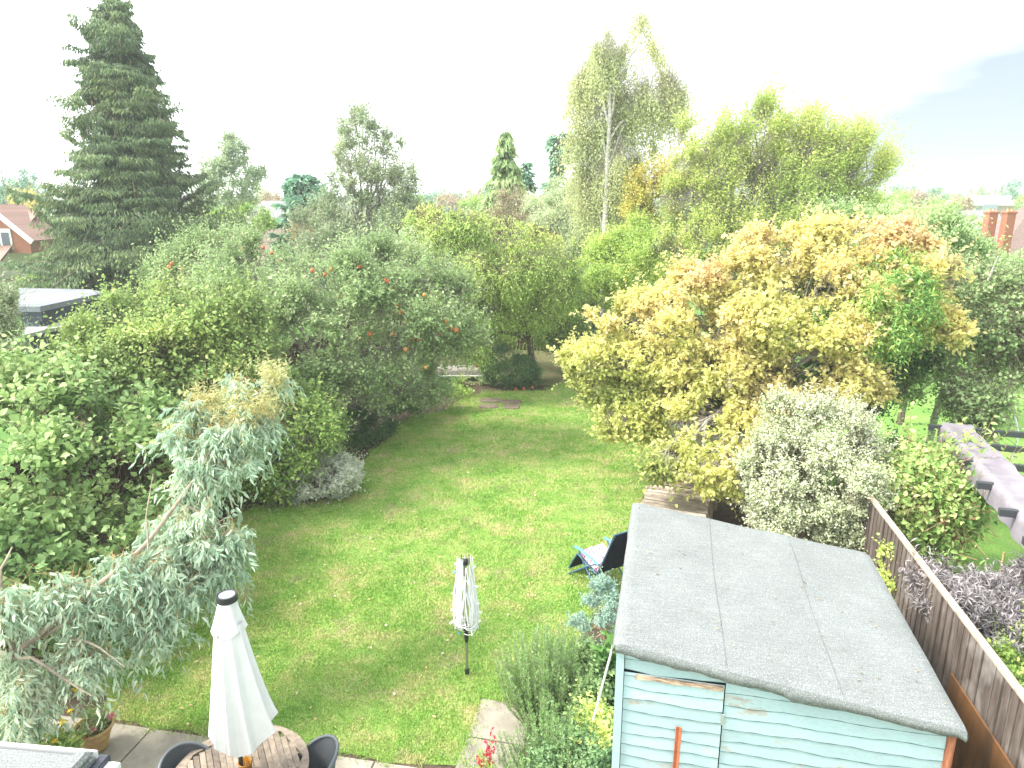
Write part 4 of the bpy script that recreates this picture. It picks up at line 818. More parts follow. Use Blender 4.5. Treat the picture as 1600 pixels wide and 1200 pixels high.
plant('mixed_shrub', 'tall light green shrub under a yellowing climber between lilac hedge and apple trees', 'shrub', (-6.4, 13.6, 0),
      [(330, 505, 14, 90, 60), (230, 515, 14.5, 105, 62), (165, 565, 14, 70, 48), (180, 600, 13, 100, 55), (335, 585, 13.5, 85, 65), (280, 560, 13, 90, 60), (60, 600, 12.5, 80, 45), (400, 560, 14, 40, 50), (320, 660, 13, 90, 60)],
      7600, (.085, .055), L_mix, 42, per=7, twig=.30, clump=.36, shoots=.25, gap=.38, fine=True, shell=.13, vfun=lambda p, v: v - .02 + .06 * (p[:, 2] - 3), stick=.004)
plant('border_shrub', 'yellow green leafy shrub spilling over the left lawn edge', 'shrub', (-4.7, 13.8, 0),
      [(470, 680, 13.5, 60, 65), (440, 640, 14, 65, 60), (500, 665, 14, 38, 50), (430, 735, 13.2, 42, 40), (390, 700, 13.3, 55, 60)],
      3600, (.085, .058), L_lime, 43, per=7, twig=.30, gap=.34, fine=True, shell=.14, vfun=lambda p, v: v + .05, stick=.004, barkm=bark_grey)
plant('willow_shrub', 'feathery grey green shrub at the far left picture edge before the dark garden building', 'shrub', (-9.6, 13.2, 0),
      [(-28, 490, 13, 40, 55), (-40, 540, 12.8, 60, 60), (-5, 572, 12.5, 45, 40)], 2000, (.10, .018), L_grey, 44, per=10, twig=.35, up=.6, gap=.25, stick=.003)
plant('variegated_euonymus', 'low creamy white variegated shrub at the left lawn edge', 'shrub', G(510, 770),
      [(478, 756, 13.3, 38, 22), (520, 752, 13.4, 42, 24), (546, 738, 13.9, 18, 18), (510, 728, 13.6, 34, 18)], 3000, (.05, .033), L_euo, 45, trunk=.02, per=9, twig=.14, gap=.2, shell=.1, vfun=lambda p, v: v + .25)
# --- apple trees
AL = [(485, 440, 17, 85, 50), (390, 432, 17.3, 75, 36), (560, 465, 17, 100, 70), (650, 490, 17, 80, 65), (700, 485, 17.2, 50, 50), (490, 540, 16.2, 95, 75), (600, 570, 16.5, 85, 60), (640, 600, 17, 55, 35), (430, 480, 16.8, 90, 60), (690, 545, 17, 40, 35), (600, 420, 17.6, 60, 40)]
at_, AL2, ap = plant('apple_tree', 'large grey green apple tree dotted with red apples beside the lawn', 'apple tree', G(556, 700), AL, 11500, (.10, .052), L_apple, 46, trunk=.13, barkm=bark_grey, per=8, twig=.34, shoots=.3, clump=.42, up=.55, gap=.40, gapf=1.1, rough=.3, shell=.14, back=.4, stick=.004, sub=8)
plant('apple_tree', 'apple tree with red fruit standing behind, in front of the spruce', 'apple tree', (-7.3, 19.5, 0), [(330, 400, 19.5, 65, 45), (290, 440, 19, 55, 40), (365, 398, 20, 45, 22), (360, 450, 19, 70, 40), (450, 410, 20.5, 40, 16)], 4600, (.095, .045), L_apple, 47, trunk=.10, per=8, twig=.45, up=.6, gap=.34, rough=.3, stick=.004, vfun=lambda p, v: v + .12)
def apples(root, pix, seed):
    rg = np.random.RandomState(seed)
    for (a, b, Y) in pix:
        c = P(a, b, Y); r = .044 + .016 * rg.rand(); m = MB(); prof = [(.001, r * .75), (r * .45, r * .93), (r * .85, r * .62), (r, .08 * r), (r * .86, -r * .5), (r * .45, -r * .9), (.001, -r * .8)]
        m.lathe(c, prof, 14); m.tube(np.array([c + Z3 * r * .7, c + Z3 * r * 1.6]), .004, 4); m.build('apple', apple_yel if rg.rand() < .3 else apple_red, root, smooth=True)
fr = lambda L, Y: [(a, b, Y) for a, b in L]
apples(at_, fr([(488, 423), (508, 429), (517, 421), (602, 438), (606, 440), (611, 453), (562, 417), (534, 463), (549, 486), (663, 461), (622, 477), (627, 487), (633, 504), (636, 502), (554, 512), (559, 528), (578, 522), (613, 522), (660, 506), (685, 522), (713, 516), (644, 529), (654, 530), (634, 546), (665, 574), (705, 512), (572, 425), (697, 502), (620, 486)], 15.9), 1)
apples([o for o in bpy.data.objects if o.name == 'apple_tree.001'][0], fr([(377, 389), (411, 387), (425, 395), (268, 412), (285, 421), (264, 417), (366, 478), (436, 408)], 18.2), 2)
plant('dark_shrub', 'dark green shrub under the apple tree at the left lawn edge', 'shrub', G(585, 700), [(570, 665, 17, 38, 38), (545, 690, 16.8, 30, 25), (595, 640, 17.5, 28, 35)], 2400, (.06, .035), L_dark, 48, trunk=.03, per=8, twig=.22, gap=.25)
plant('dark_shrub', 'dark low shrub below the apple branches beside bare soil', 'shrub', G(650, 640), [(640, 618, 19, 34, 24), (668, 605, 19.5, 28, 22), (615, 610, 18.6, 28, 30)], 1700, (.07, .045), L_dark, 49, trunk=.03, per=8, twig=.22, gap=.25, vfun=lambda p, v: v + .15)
# iris and nasturtium tufts on the bed
def strap_tuft(name, c, n, h, seed, label, cat, mat, wd=.012, spread=.4):
    rg = np.random.RandomState(seed); m = MB()
    for _ in range(n):
        a = rg.rand() * 6.283; hh = h * (.6 + .5 * rg.rand()); d = np.array([math.cos(a), math.sin(a), 0]); s = np.array([-d[1], d[0], 0]) * wd; b = np.asarray(c) + d * rg.rand() * .08; ln = hh * spread * rg.rand(); V = []
        for t in np.linspace(0, 1, 6):
            p_ = b + d * ln * t * t * 1.4 + Z3 * hh * (t - .35 * t ** 3 * (ln / hh > .2)); ww = (1 - t ** 2) + .03; V += [p_ - s * ww, p_ + s * ww]
        m.add(V, [(2 * i, 2 * i + 1, 2 * i + 3, 2 * i + 2) for i in range(5)], np.clip(.5 + rg.randn() * .25, 0, 1))
    return tag(m.build(name, mat, loc=(c[0], c[1], 0)), label, cat)
g0 = G(720, 604); strap_tuft('strap_leaf_plant', g0, 90, .55, 1, 'tuft of strappy leaves in front of the white edged cover', 'plant', L_mix, .012, .7)
g0 = G(752, 602); strap_tuft('strap_leaf_plant', g0, 70, .45, 2, 'tuft of strappy leaves left of the round dark bush', 'plant', L_apple, .012, .7)
g0 = G(704, 618); plant('low_green_plant', 'small bright green leafy plant at the soil edge under the apple tree', 'plant', g0, [(c_[0], c_[1], 19.8, 26, 9) for c_ in [(705, 612)]], 250, (.09, .06), L_lime, 50, trunk=0, per=6, twig=.2, gap=.1)
# --- middle back
plant('cherry_tree', 'spreading cherry tree with drooping yellow green leaves at the end of the lawn', 'cherry tree', G(838, 592),
      [(760, 372, 22.5, 85, 38), (700, 395, 22, 60, 40), (820, 410, 22.5, 80, 45), (745, 445, 21.5, 75, 50), (850, 455, 23, 55, 50), (800, 480, 22.8, 70, 38), (720, 495, 21.5, 45, 40), (725, 545, 20.6, 32, 13), (770, 420, 21.5, 70, 45), (690, 350, 23, 40, 25)],
      9000, (.105, .04), L_cherry, 51, trunk=.13, per=8, twig=.40, droop=.55, up=.1, gap=.32, gapf=.9, rough=.28, shell=.15, back=.4, stick=.004, flat=.9, sub=7, split=.5, vfun=lambda p, v: v + .06 * (p[:, 2] - 3))
plant('hawthorn_tree', 'brownish green bushy tree with dense crown right of the cherry', 'tree', G(905, 582),
      [(880, 455, 24.5, 50, 45), (885, 500, 24, 55, 40), (840, 500, 24.5, 35, 28), (905, 520, 23.8, 35, 25), (790, 512, 25.5, 45, 22), (740, 520, 25.5, 40, 26), (880, 530, 24.5, 40, 16)], 4800, (.08, .05), L_mix, 52, trunk=.09, per=8, twig=.35, gap=.30, vfun=lambda p, v: v * .9 - .1)
plant('round_bush', 'dark blue green rounded bush at the lawn end', 'bush', G(800, 604), [(800, 582, 22.7, 40, 26), (790, 562, 23, 26, 18), (825, 590, 22.6, 22, 16)], 3200, (.06, .03), L_dark, 53, trunk=.04, per=8, twig=.22, gap=.2, vfun=lambda p, v: v + .12)
plant('silver_shrub', 'small silvery shrub left of the hidden rear fence', 'shrub', G(892, 560), [(920, 530, 27, 14, 18)], 300, (.12, .02), L_jun, 54, trunk=.02, per=8, twig=.4, gap=.1)
plant('pale_willow', 'pale green feathery tree behind the cherry tree', 'tree', (3.0, 29, 0), [(870, 350, 29, 50, 50), (900, 400, 29, 50, 60), (840, 330, 30, 30, 25), (890, 300, 30, 25, 35)], 5600, (.11, .03), L_grey, 55, trunk=.10, per=9, twig=.5, droop=.5, gap=.30, vfun=lambda p, v: v + .25, back=.4)
plant('bare_topped_tree', 'sparse pale tree with beige twigs before the tall narrow conifer', 'tree', (.35, 31, 0), [(812, 325, 31, 42, 26), (795, 350, 31, 30, 22), (840, 345, 31, 30, 25), (815, 370, 31, 34, 20)], 1300, (.12, .06), L_pale, 56, trunk=.13, barkm=bark_pale, per=6, twig=.5, gap=.40, stick=.008, sub=16, split=.5, top=P(815, 340, 31))
plant('lime_bush', 'light green bushy tree below the white birch trunk', 'tree', (5.0, 25, 0), [(980, 425, 24.5, 65, 38), (940, 400, 25.5, 40, 35), (1040, 400, 24, 60, 40), (1000, 380, 25, 50, 35), (950, 450, 24, 40, 30)], 5200, (.10, .06), L_willow, 57, trunk=.08, per=8, twig=.4, up=.5, gap=.30)
# --- sparse tall tree, left of middle
plant('poplar_tree', 'tall sparse grey green tree rising left of the picture middle', 'tree', P(572, 400, 30),
      [(555, 195, 30, 26, 26), (585, 215, 30, 22, 22), (545, 245, 30, 26, 26), (605, 232, 30, 24, 22), (590, 262, 30, 34, 26), (548, 290, 30, 36, 28), (635, 290, 30, 22, 26), (600, 300, 30, 42, 32), (560, 335, 30, 60, 32), (625, 345, 30, 45, 36), (510, 345, 30, 40, 32), (580, 380, 29.5, 90, 32), (530, 400, 29, 60, 30)],
      5600, (.13, .065), L_grey, 58, trunk=.17, barkm=bark_grey, per=7, twig=.5, up=.8, gap=.36, gapf=1.0, rough=.35, back=.7, stick=.004, sub=6, top=P(572, 210, 30), vfun=lambda p, v: v + .12)
# --- conifers
def conifer(name, label, base, h, rad, n_wh, seed, mat, spray=(.35, .12), dens=1., z0=.12, droop=.35, barkm=bark, prof=None, per_b=7, trunk_r=None, lean=0., brown=False, hang=.0, reps=5, dj=.1, lump=False):
    rg = np.random.RandomState(seed); base = np.array([base[0], base[1], 0.]); root = empty(name, base, label, 'conifer'); tb_ = MB(); m = MB()
    tr = trunk_r or h * .016; tp = limb_path(rg, base, base + Z3 * h * .97, .012, 12); tb_.tube(tp, np.linspace(tr, .02, 12), 8)
    ps, ds, ns, vs = [], [], [], []
    for w_ in range(n_wh):
        t = z0 + (1 - z0) * (w_ + rg.rand()) / n_wh; z = h * t; rr = rad * (prof(t) if prof else (1 - t) ** .8 * min(1, (t + .15) * 3))
        for b in range(per_b):
            z = h * (t + (1 - z0) * (rg.rand() - .5) * .05); a = rg.rand() * 6.283; ln_ = vnoise(np.array([[math.cos(a) * 2 + 5, math.sin(a) * 2 + 5, z * .55]]), 1.)[0] if lump else .5
            if lump and ln_ < .22: continue
            L = rr * (.55 + .6 * rg.rand()) * (.6 + .8 * ln_); drp = droop + dj * rg.randn(); d = np.array([math.cos(a), math.sin(a), 0]); tcx = d @ norm(-base[:2].tolist() + [0]) if False else 0
            nseg = 6; tt = np.linspace(0, 1, nseg); s0 = base + Z3 * z; pth = s0 + d * (L * tt)[:, None] + Z3 * (L * (.18 * tt - drp * tt ** 1.6))[:, None] + np.cumsum(rg.randn(nseg, 3) * .03 * L / nseg, 0)
            tb_.tube(pth, np.linspace(tr * .25, .008, nseg), 4, cap=False)
            k = max(3, int(L * 9 * dens)); u_ = rg.rand(k) ** .7; idx = u_ * (nseg - 1); i = np.clip(idx.astype(int), 0, nseg - 2); f_ = (idx - i)[:, None]; q = pth[i] * (1 - f_) + pth[i + 1] * f_
            side = np.array([-d[1], d[0], 0]); sg = np.sign(rg.rand(k) - .5)[:, None]; vv = .25 + .45 * u_ + .25 * (rg.rand() - .5)
            for r_ in range(reps):
                dd = norm(d * .7 + side * sg * (.5 + .7 * rg.rand(k))[:, None] + Z3 * (-(.2 + hang) - .5 * rg.rand(k))[:, None] + rg.randn(k, 3) * .25)
                ps.append(q + side * sg * (rg.rand(k) * L * .22)[:, None] + rg.randn(k, 3) * .06 * [1, 1, .6]); ds.append(dd); ns.append(norm(rg.randn(k, 3) * .6 + Z3 + d * .4)); vs.append(vv + rg.randn(k) * .14)
    pos = np.concatenate(ps); k = len(pos); ok = pos[:, 2] > .3
    put_leaves(m, pos[ok], np.concatenate(ds)[ok], np.concatenate(ns)[ok], (spray[0] * (.6 + .7 * rg.rand(k)))[ok], (spray[1] * (.6 + .7 * rg.rand(k)))[ok], np.clip(np.concatenate(vs), 0, 1)[ok])
    m.build('foliage', mat, root); tb_.build('trunk', barkm, root)
    if brown:
        c_ = MB(); kk = 1500; t = .35 + .6 * rg.rand(kk); a = rg.rand(kk) * 6.283; rr = rad * (1 - t) ** .8 * .85; grp = vnoise(np.column_stack([np.cos(a) * 3, np.sin(a) * 3, t * 12]), 1.2) > .68
        p = (base + np.column_stack([np.cos(a) * rr, np.sin(a) * rr, t * h - .25]))[grp]; kk = len(p); put_leaves(c_, p, rg.randn(kk, 3) * .2 - Z3, norm(rg.randn(kk, 3)), .22, .07, np.clip(.8 + rg.randn(kk) * .2, 0, 1)); c_.build('cones', L_brown, root)
    return root
sp = P(196, 170, 29)
conifer('spruce_tree', 'huge dark green spruce tree towering above the left side', sp, 13.45, 4.3, 150, 61, L_spruce, spray=(.19, .05), dens=1.9, z0=.05, droop=.25, hang=1.0, per_b=8, brown=True, barkm=bark_pale, reps=10, dj=.42, lump=True,
        prof=lambda t: (1 - t) ** .62 * (.95 if t < .2 else 1.0) * (.55 if .64 < t < .70 else 1.))
conifer('cypress_tree', 'narrow conifer with drooping yellow green sprays near the picture middle', P(790, 350, 33), 8.95, 2.5, 40, 62, L_apple, spray=(.38, .12), dens=2.0, z0=.1, droop=.75, hang=.6, prof=lambda t: (1 - t) ** .75, per_b=8)
conifer('fir_tree', 'dark fir tree just behind the narrow drooping conifer', P(822, 330, 37), 7.9, 1.8, 24, 63, L_teal, spray=(.34, .12), dens=1.6, per_b=7)
conifer('blue_conifer', 'blue green conifer left of the tall birch', P(872, 330, 36), 9.3, 1.7, 24, 64, L_teal, spray=(.5, .16), dens=1.1, droop=-.1, per_b=6, prof=lambda t: (1 - t) ** .5 * (.6 + .4 * math.sin(t * 22)))
conifer('dark_cypress', 'bushy dark conifer above the middle house roof', P(478, 330, 40), 7.4, 2.3, 26, 65, L_teal, spray=(.45, .18), dens=1.5, per_b=8, droop=-.15, prof=lambda t: (1 - t) ** .45)
# --- birch
BB = P(948, 400, 27); BB[2] = 0
bl_ = [(950, 90, 27, 38, 34), (925, 120, 27, 32, 38), (985, 110, 27, 34, 42), (1010, 70, 27.5, 22, 32), (940, 180, 27, 45, 45), (990, 180, 27, 38, 50), (1035, 145, 27.5, 22, 32), (915, 240, 27, 28, 50), (965, 250, 27, 45, 55), (1000, 255, 27, 32, 45), (930, 320, 27, 32, 50), (975, 330, 27, 38, 45)]
root = empty('birch_tree', BB, 'tall airy weeping birch tree with white trunk and fine pale leaves', 'birch tree')
lob = px_lobes(bl_); mb, sb, pp_ = crown_mb(lob, 8200, (.09, .062), 66, per=9, twig=1.0, droop=1.1, up=.2, gap=.42, gapf=.9, rough=.35, shell=.35, inner=.25, core=.45, back=.8, stick=.002, flat=.2, clump=.55, vfun=lambda p, v: v + .22); mb.build('crown', L_birch, root)
tr = np.array([BB - Z3 * .1, P(943, 400, 26.2), P(948, 280, 26.35), P(953, 180, 26.2), P(952, 100, 26.6), P(955, 60, 27)]); tb_ = MB(); tb_.tube(tr, [.15, .11, .08, .055, .03, .012], 10); rg = np.random.RandomState(3)
for c, rr in lob:
    k = np.argmin(np.abs(tr[:, 2] - (c[2] - 1.6))); t_ = np.clip((c[2] - 1.8 - tr[:-1, 2]) / (np.diff(tr[:, 2]) + 1e-6), 0, 1); i = int(np.argmax(t_ < 1)) if (t_ < 1).any() else 4; s = tr[i] * (1 - t_[i]) + tr[i + 1] * t_[i]
    pth = limb_path(rg, s, c + Z3 * rr[2] * .5, .12, 7, .05); tb_.tube(pth, np.linspace(.05, .012, 7), 6, cap=False)
tb_.build('trunk', bark_birch, root); sb.build('twigs', bark_grey, root)
# --- big willow-like tree, right of middle
plant('willow_tree', 'large airy yellow green tree with branches fanning up to the right', 'tree', P(1160, 430, 24),
      [(1100, 225, 24, 50, 42), (1180, 210, 24, 48, 42), (1120, 270, 24, 60, 45), (1255, 205, 24, 38, 36), (1215, 185, 24, 30, 28), (1310, 225, 24, 32, 32), (1340, 215, 24, 22, 26), (1355, 260, 24, 26, 28), (1250, 275, 24, 75, 48), (1160, 310, 24, 75, 50), (1080, 320, 24, 50, 45), (1210, 360, 23.5, 85, 48), (1300, 325, 23.8, 40, 34), (1090, 380, 23.5, 70, 42), (1290, 275, 24, 50, 40), (1240, 400, 23, 80, 34), (1350, 330, 24, 30, 22)],
      14500, (.12, .048), L_willow, 67, trunk=.19, barkm=bark_grey, per=8, twig=.62, up=.9, bias=(.45, 0, .3), gap=.35, gapf=.9, rough=.34, shell=.2, shoots=.12, back=.55, stick=.0035, sub=5, vfun=lambda p, v: v + .12)
plant('orange_tree', 'small tree with orange yellow autumn leaves beside the birch', 'tree', P(1010, 420, 25.5), [(1012, 290, 25.5, 26, 34), (1030, 262, 25.5, 16, 18), (1000, 325, 25.5, 22, 28), (1035, 320, 25.3, 22, 30)], 1500, (.10, .06), L_orange, 68, trunk=.08, per=7, twig=.4, up=.6, gap=.32)
# --- golden tree
def gv(p, v):
    return v * 1.0 - .18 + .20 * (p[:, 2] - 1.9) / 2.6 + .10 * (p[:, 0] - 2) / 5
GL = [(1330, 372, 14.5, 105, 30), (1425, 408, 14, 75, 30), (1215, 402, 14.5, 85, 32), (1150, 436, 14.5, 80, 26), (1070, 472, 14.5, 75, 28), (985, 497, 14.5, 60, 28), (935, 565, 14.6, 52, 26), (1000, 565, 14, 80, 24), (1085, 520, 13.6, 85, 26), (1185, 500, 13.2, 85, 26), (1150, 575, 13.2, 95, 22), (1275, 448, 13.4, 90, 26), (1375, 470, 12.8, 70, 30), (1465, 440, 13, 55, 26), (1445, 505, 12.6, 42, 26), (1330, 530, 12.6, 65, 24), (1250, 545, 12.8, 55, 22), (985, 652, 13.6, 55, 24), (1010, 618, 13.9, 55, 20), (1095, 638, 13.0, 55, 20), (925, 600, 14.4, 40, 22), (1190, 640, 12.8, 50, 20), (1340, 600, 12.4, 50, 22), (1085, 680, 12.4, 60, 22), (1160, 680, 12.2, 50, 22), (1060, 715, 11.7, 48, 20), (1120, 742, 11.2, 44, 22), (1260, 622, 12.6, 45, 18)]
gt, GL2, _g = plant('golden_tree', 'large low spreading tree with golden yellow and orange autumn leaves', 'tree', (5.2, 14.2, 0), GL, 16500, (.098, .058), L_gold, 69, trunk=.15, barkm=bark_grey, per=9, twig=.24, up=.25, gap=.385, gapf=1.15, rough=.24, shell=.15, inner=.03, clump=.30, back=.4, fine=True, vfun=gv, stick=.004, flat=1.0, sub=6, split=.35, vj=.11)
plant('laurel_bush', 'glossy green narrow leaved bush growing up through the right side of the golden tree', 'bush', (6.8, 13.4, 0), [(1400, 420, 13.2, 50, 24), (1410, 465, 12.4, 52, 42), (1380, 520, 12.4, 50, 30), (1450, 470, 12.5, 35, 40), (1340, 500, 12.9, 50, 40), (1375, 545, 12.6, 36, 22)], 2000, (.12, .028), L_green, 70, trunk=.07, per=8, twig=.34, droop=.35, gap=.30, vfun=lambda p, v: v * .9 + .16)
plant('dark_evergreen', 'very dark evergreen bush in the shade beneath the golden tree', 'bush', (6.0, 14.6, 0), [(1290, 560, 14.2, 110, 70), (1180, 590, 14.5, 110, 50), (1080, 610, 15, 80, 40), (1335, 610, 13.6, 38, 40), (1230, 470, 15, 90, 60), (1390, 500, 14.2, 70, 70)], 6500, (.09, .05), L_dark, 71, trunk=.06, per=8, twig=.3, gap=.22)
# --- right side
plant('pittosporum', 'rounded silvery cream variegated shrub between the shed and golden tree', 'shrub', (4.9, 10.6, 0),
      [(1228, 655, 11.2, 42, 42), (1290, 680, 11, 75, 50), (1235, 750, 10.6, 65, 75), (1310, 755, 10.4, 72, 75), (1325, 815, 10.2, 50, 48), (1200, 730, 10.7, 35, 50), (1345, 690, 10.8, 38, 35), (1250, 810, 10.3, 60, 40)],
      10500, (.048, .030), L_var, 72, trunk=.06, per=9, twig=.22, up=.6, gap=.27, gapf=1.8, rough=.28, shell=.12, stick=.003, vfun=lambda p, v: v + .12)
plant('weigela_shrub', 'leafy green shrub with reddish stems on the right just behind the fence', 'shrub', (6.0, 9.9, 0),
      [(1450, 785, 10, 68, 52), (1480, 745, 10.5, 55, 40), (1420, 745, 10.6, 38, 34), (1495, 800, 9.8, 26, 30), (1450, 840, 9.8, 50, 26), (1430, 820, 10, 50, 40)], 2400, (.105, .060), L_hyd, 73, trunk=.05, barkm=twig_red, per=8, twig=.42, up=.9, gap=.30, fine=True, stick=.005, vfun=lambda p, v: v + .12 * (p[:, 2] - 1.6))
plant('purple_elder', 'greyish purple cut leaved elder overhanging the right end of the fence', 'shrub', (5.9, 7.6, 0),
      [(1530, 940, 7.7, 75, 34), (1585, 975, 7.4, 50, 44), (1468, 932, 7.3, 36, 24), (1610, 925, 7.8, 45, 36), (1440, 912, 7.6, 24, 14), (1560, 1000, 7.1, 36, 26)], 1700, (.12, .017), L_elder, 74, trunk=.035, barkm=plain('purple_stem', (.14, .10, .10), .7, .2), per=12, twig=.20, gap=.22, up=.3, fine=False, stick=.002, spread=1.5, flat=1.0, clump=.16, sub=3, vfun=lambda p, v: v + .12)
plant('small_green_shrub', 'bright green shrub under the purple elder at the right edge', 'shrub', (5.4, 6.4, 0), [(1592, 1050, 6.7, 34, 36), (1600, 1020, 6.9, 30, 30), (1630, 1090, 6.4, 50, 50)], 900, (.055, .04), L_lime, 75, trunk=.03, per=8, twig=.18, gap=.2)
plant('creeper', 'yellow green creeper climbing the fence behind the shed roof', 'climber', (4.9, 8.4, 0), [(1388, 878, 8.6, 10, 34), (1408, 930, 8.2, 16, 22), (1428, 970, 7.9, 8, 8), (1385, 920, 8.4, 10, 16)], 420, (.05, .04), L_lime, 76, trunk=.012, per=8, twig=.12, gap=.0, shell=.2, vfun=lambda p, v: v + .3)
RB = G(1450, 700); root, _, _ = plant('young_birch', 'grey green tree with a leaning white trunk on the right side', 'tree', RB,
      [(1500, 455, 14, 55, 50), (1580, 470, 13.5, 50, 48), (1565, 550, 13, 60, 60), (1500, 545, 13.6, 48, 48), (1418, 600, 14.6, 24, 22), (1545, 620, 12.6, 60, 40), (1630, 520, 13, 40, 70), (1530, 660, 12.6, 40, 14)], 5200, (.085, .062), L_apple, 77, trunk=0, per=7, twig=.42, gap=.36, up=.2, droop=.2, stick=.004, back=.5, vfun=lambda p, v: v + .08)
tb_ = MB(); tb_.tube(np.array([RB - Z3 * .05, P(1460, 655, 14.2), P(1478, 600, 14), P(1500, 545, 13.8), P(1530, 470, 13.6), P(1560, 400, 13.4)]), [.085, .075, .065, .05, .03, .012], 10); rg = np.random.RandomState(5)
for e in ((1560, 550, 13), (1500, 460, 14), (1610, 500, 13), (1440, 610, 14), (1545, 620, 12.7)): tb_.tube(limb_path(rg, P(1500, 545, 13.8), P(*e), .15, 7), np.linspace(.03, .008, 7), 6, cap=False)
tb_.build('trunk', bark_birch, root)
plant('apple_tree', 'grey green leafy tree beyond the golden tree at the right', 'tree', (10.8, 18.5, 0), [(1440, 380, 18.5, 70, 38), (1400, 355, 19, 50, 28), (1482, 398, 18, 46, 32), (1530, 428, 17.5, 40, 18), (1460, 430, 17.5, 60, 40), (1330, 345, 19.5, 50, 20)], 5600, (.10, .05), L_apple, 78, trunk=.10, per=8, twig=.4, up=.6, gap=.30, vfun=lambda p, v: v + .14)
plant('green_hedge', 'long mid green hedge at the far end of the neighbouring garden', 'hedge', (14, 31, 0), [(1380, 440, 30, 110, 44), (1500, 458, 30, 110, 38), (1600, 465, 29, 110, 40), (1700, 465, 29, 110, 50), (1300, 440, 31, 100, 44)], 4200, (.15, .10), L_mix, 79, trunk=.06, per=7, twig=.5, gap=.2, vfun=lambda p, v: v * .8)
plant('side_shrub', 'dark green low shrub right of the variegated shrub behind the fence', 'shrub', (6.9, 12.6, 0), [(1412, 712, 12.2, 26, 18)], 500, (.07, .045), L_dark, 80, trunk=.03, per=8, twig=.25, gap=.22, vfun=lambda p, v: v + .2)
# --- eucalyptus
EB = np.array([-6.6, 6.9, 0.]); root = empty('eucalyptus_tree', EB, 'leaning eucalyptus tree with hanging blue green leaves over the left of the lawn', 'eucalyptus tree')
e1 = [(415, 600, 8.85, 22, 22), (385, 620, 8.7, 30, 26), (325, 655, 8.4, 38, 26), (400, 650, 8.6, 34, 44), (350, 690, 8.2, 55, 45), (335, 765, 7.9, 62, 52), (375, 840, 7.7, 36, 48), (290, 845, 7.5, 55, 45), (215, 900, 7.1, 50, 36), (310, 915, 7.3, 42, 28), (120, 935, 6.7, 50, 30), (225, 965, 6.9, 36, 22), (250, 880, 7.3, 48, 36), (170, 925, 6.95, 44, 28), (60, 1050, 6.3, 60, 26), (125, 1030, 6.5, 34, 12), (20, 950, 6.5, 40, 40), (25, 1105, 6.1, 44, 20), (295, 715, 8.0, 36, 36)]
lob = px_lobes(e1); mb, sb, _ = crown_mb(lob, 2300, (.115, .030), 81, per=13, twig=.22, droop=.75, up=.15, gap=.40, gapf=2.2, rough=.35, shell=.3, inner=.3, core=.3, back=.9, fine=True, stick=.0016, flat=.35, jit=.9, spread=.9, clump=.22, shoots=.2, vfun=lambda p, v: v + .12); mb.build('leaves', L_euc, root)
sb.build('twigs', plain("orange_twig", (.52, .34, .15), .7, .2, noise=.25, nscale=6), root)
lob2 = px_lobes([(422, 592, 8.9, 26, 24), (385, 612, 8.7, 30, 24), (330, 640, 8.4, 38, 22), (400, 640, 8.5, 30, 34), (300, 680, 8.2, 28, 24), (350, 660, 8.3, 30, 26)]); mb, sb, _ = crown_mb(lob2, 420, (.085, .014), 82, per=12, twig=.26, up=.3, bias=(.2, .1, 0), gap=.3, gapf=2, shell=.35, core=.3, fine=False, stick=.0022, vfun=lambda p, v: v + .1, back=.9, clump=.14, spread=1.3); mb.build('new_growth', L_euct, root); sb.build('new_twigs', plain("yellow_twig", (.58, .48, .16), .7, .2), root)
tb_ = MB(); rg = np.random.RandomState(9)
def br(pix, r0, r1, n=14): 
    K = np.array([P(*q) for q in pix]); t = np.linspace(0, len(K) - 1, n); i = np.clip(t.astype(int), 0, len(K) - 2); f_ = (t - i)[:, None]; p = K[i] * (1 - f_) + K[i + 1] * f_; p += np.cumsum(rg.randn(n, 3) * .008, 0); tb_.tube(p, np.linspace(r0, r1, n), 8, cap=False); return p
fork = P(10, 1030, 6.4)
tb_.tube(np.array([EB, EB + [.15, -.1, .8], fork * .3 + EB * .7 + [0, 0, .9], fork]), [.12, .11, .09, .065], 10)
br([(10, 1030, 6.26), (60, 990, 6.36), (130, 935, 6.66), (215, 870, 7.06), (270, 800, 7.46), (310, 740, 7.76), (370, 660, 8.26), (420, 590, 8.66)], .042, .007)
br([(40, 1010, 6.36), (100, 975, 6.46), (175, 920, 6.76), (230, 870, 7.16), (300, 830, 7.46), (360, 800, 7.66)], .030, .006)
br([(10, 1030, 6.26), (55, 1030, 6.16), (100, 1065, 6.16), (140, 1090, 6.06)], .022, .006, 8); br([(110, 1000, 6.46), (150, 1010, 6.36), (190, 1045, 6.26)], .016, .005, 8)
br([(20, 1025, 6.26), (10, 960, 6.36), (0, 900, 6.46), (20, 860, 6.66)], .03, .008, 8); br([(230, 860, 7.06), (225, 800, 7.26), (240, 740, 7.56)], .012, .004, 8); br([(310, 740, 7.76), (330, 700, 7.86), (345, 650, 8.16)], .014, .004, 8)
br([(180, 905, 6.86), (230, 930, 6.86), (260, 960, 6.86)], .014, .004, 8); br([(290, 790, 7.56), (340, 820, 7.56), (380, 870, 7.46)], .016, .004, 8)
tb_.build('trunk', bark_pale, root)

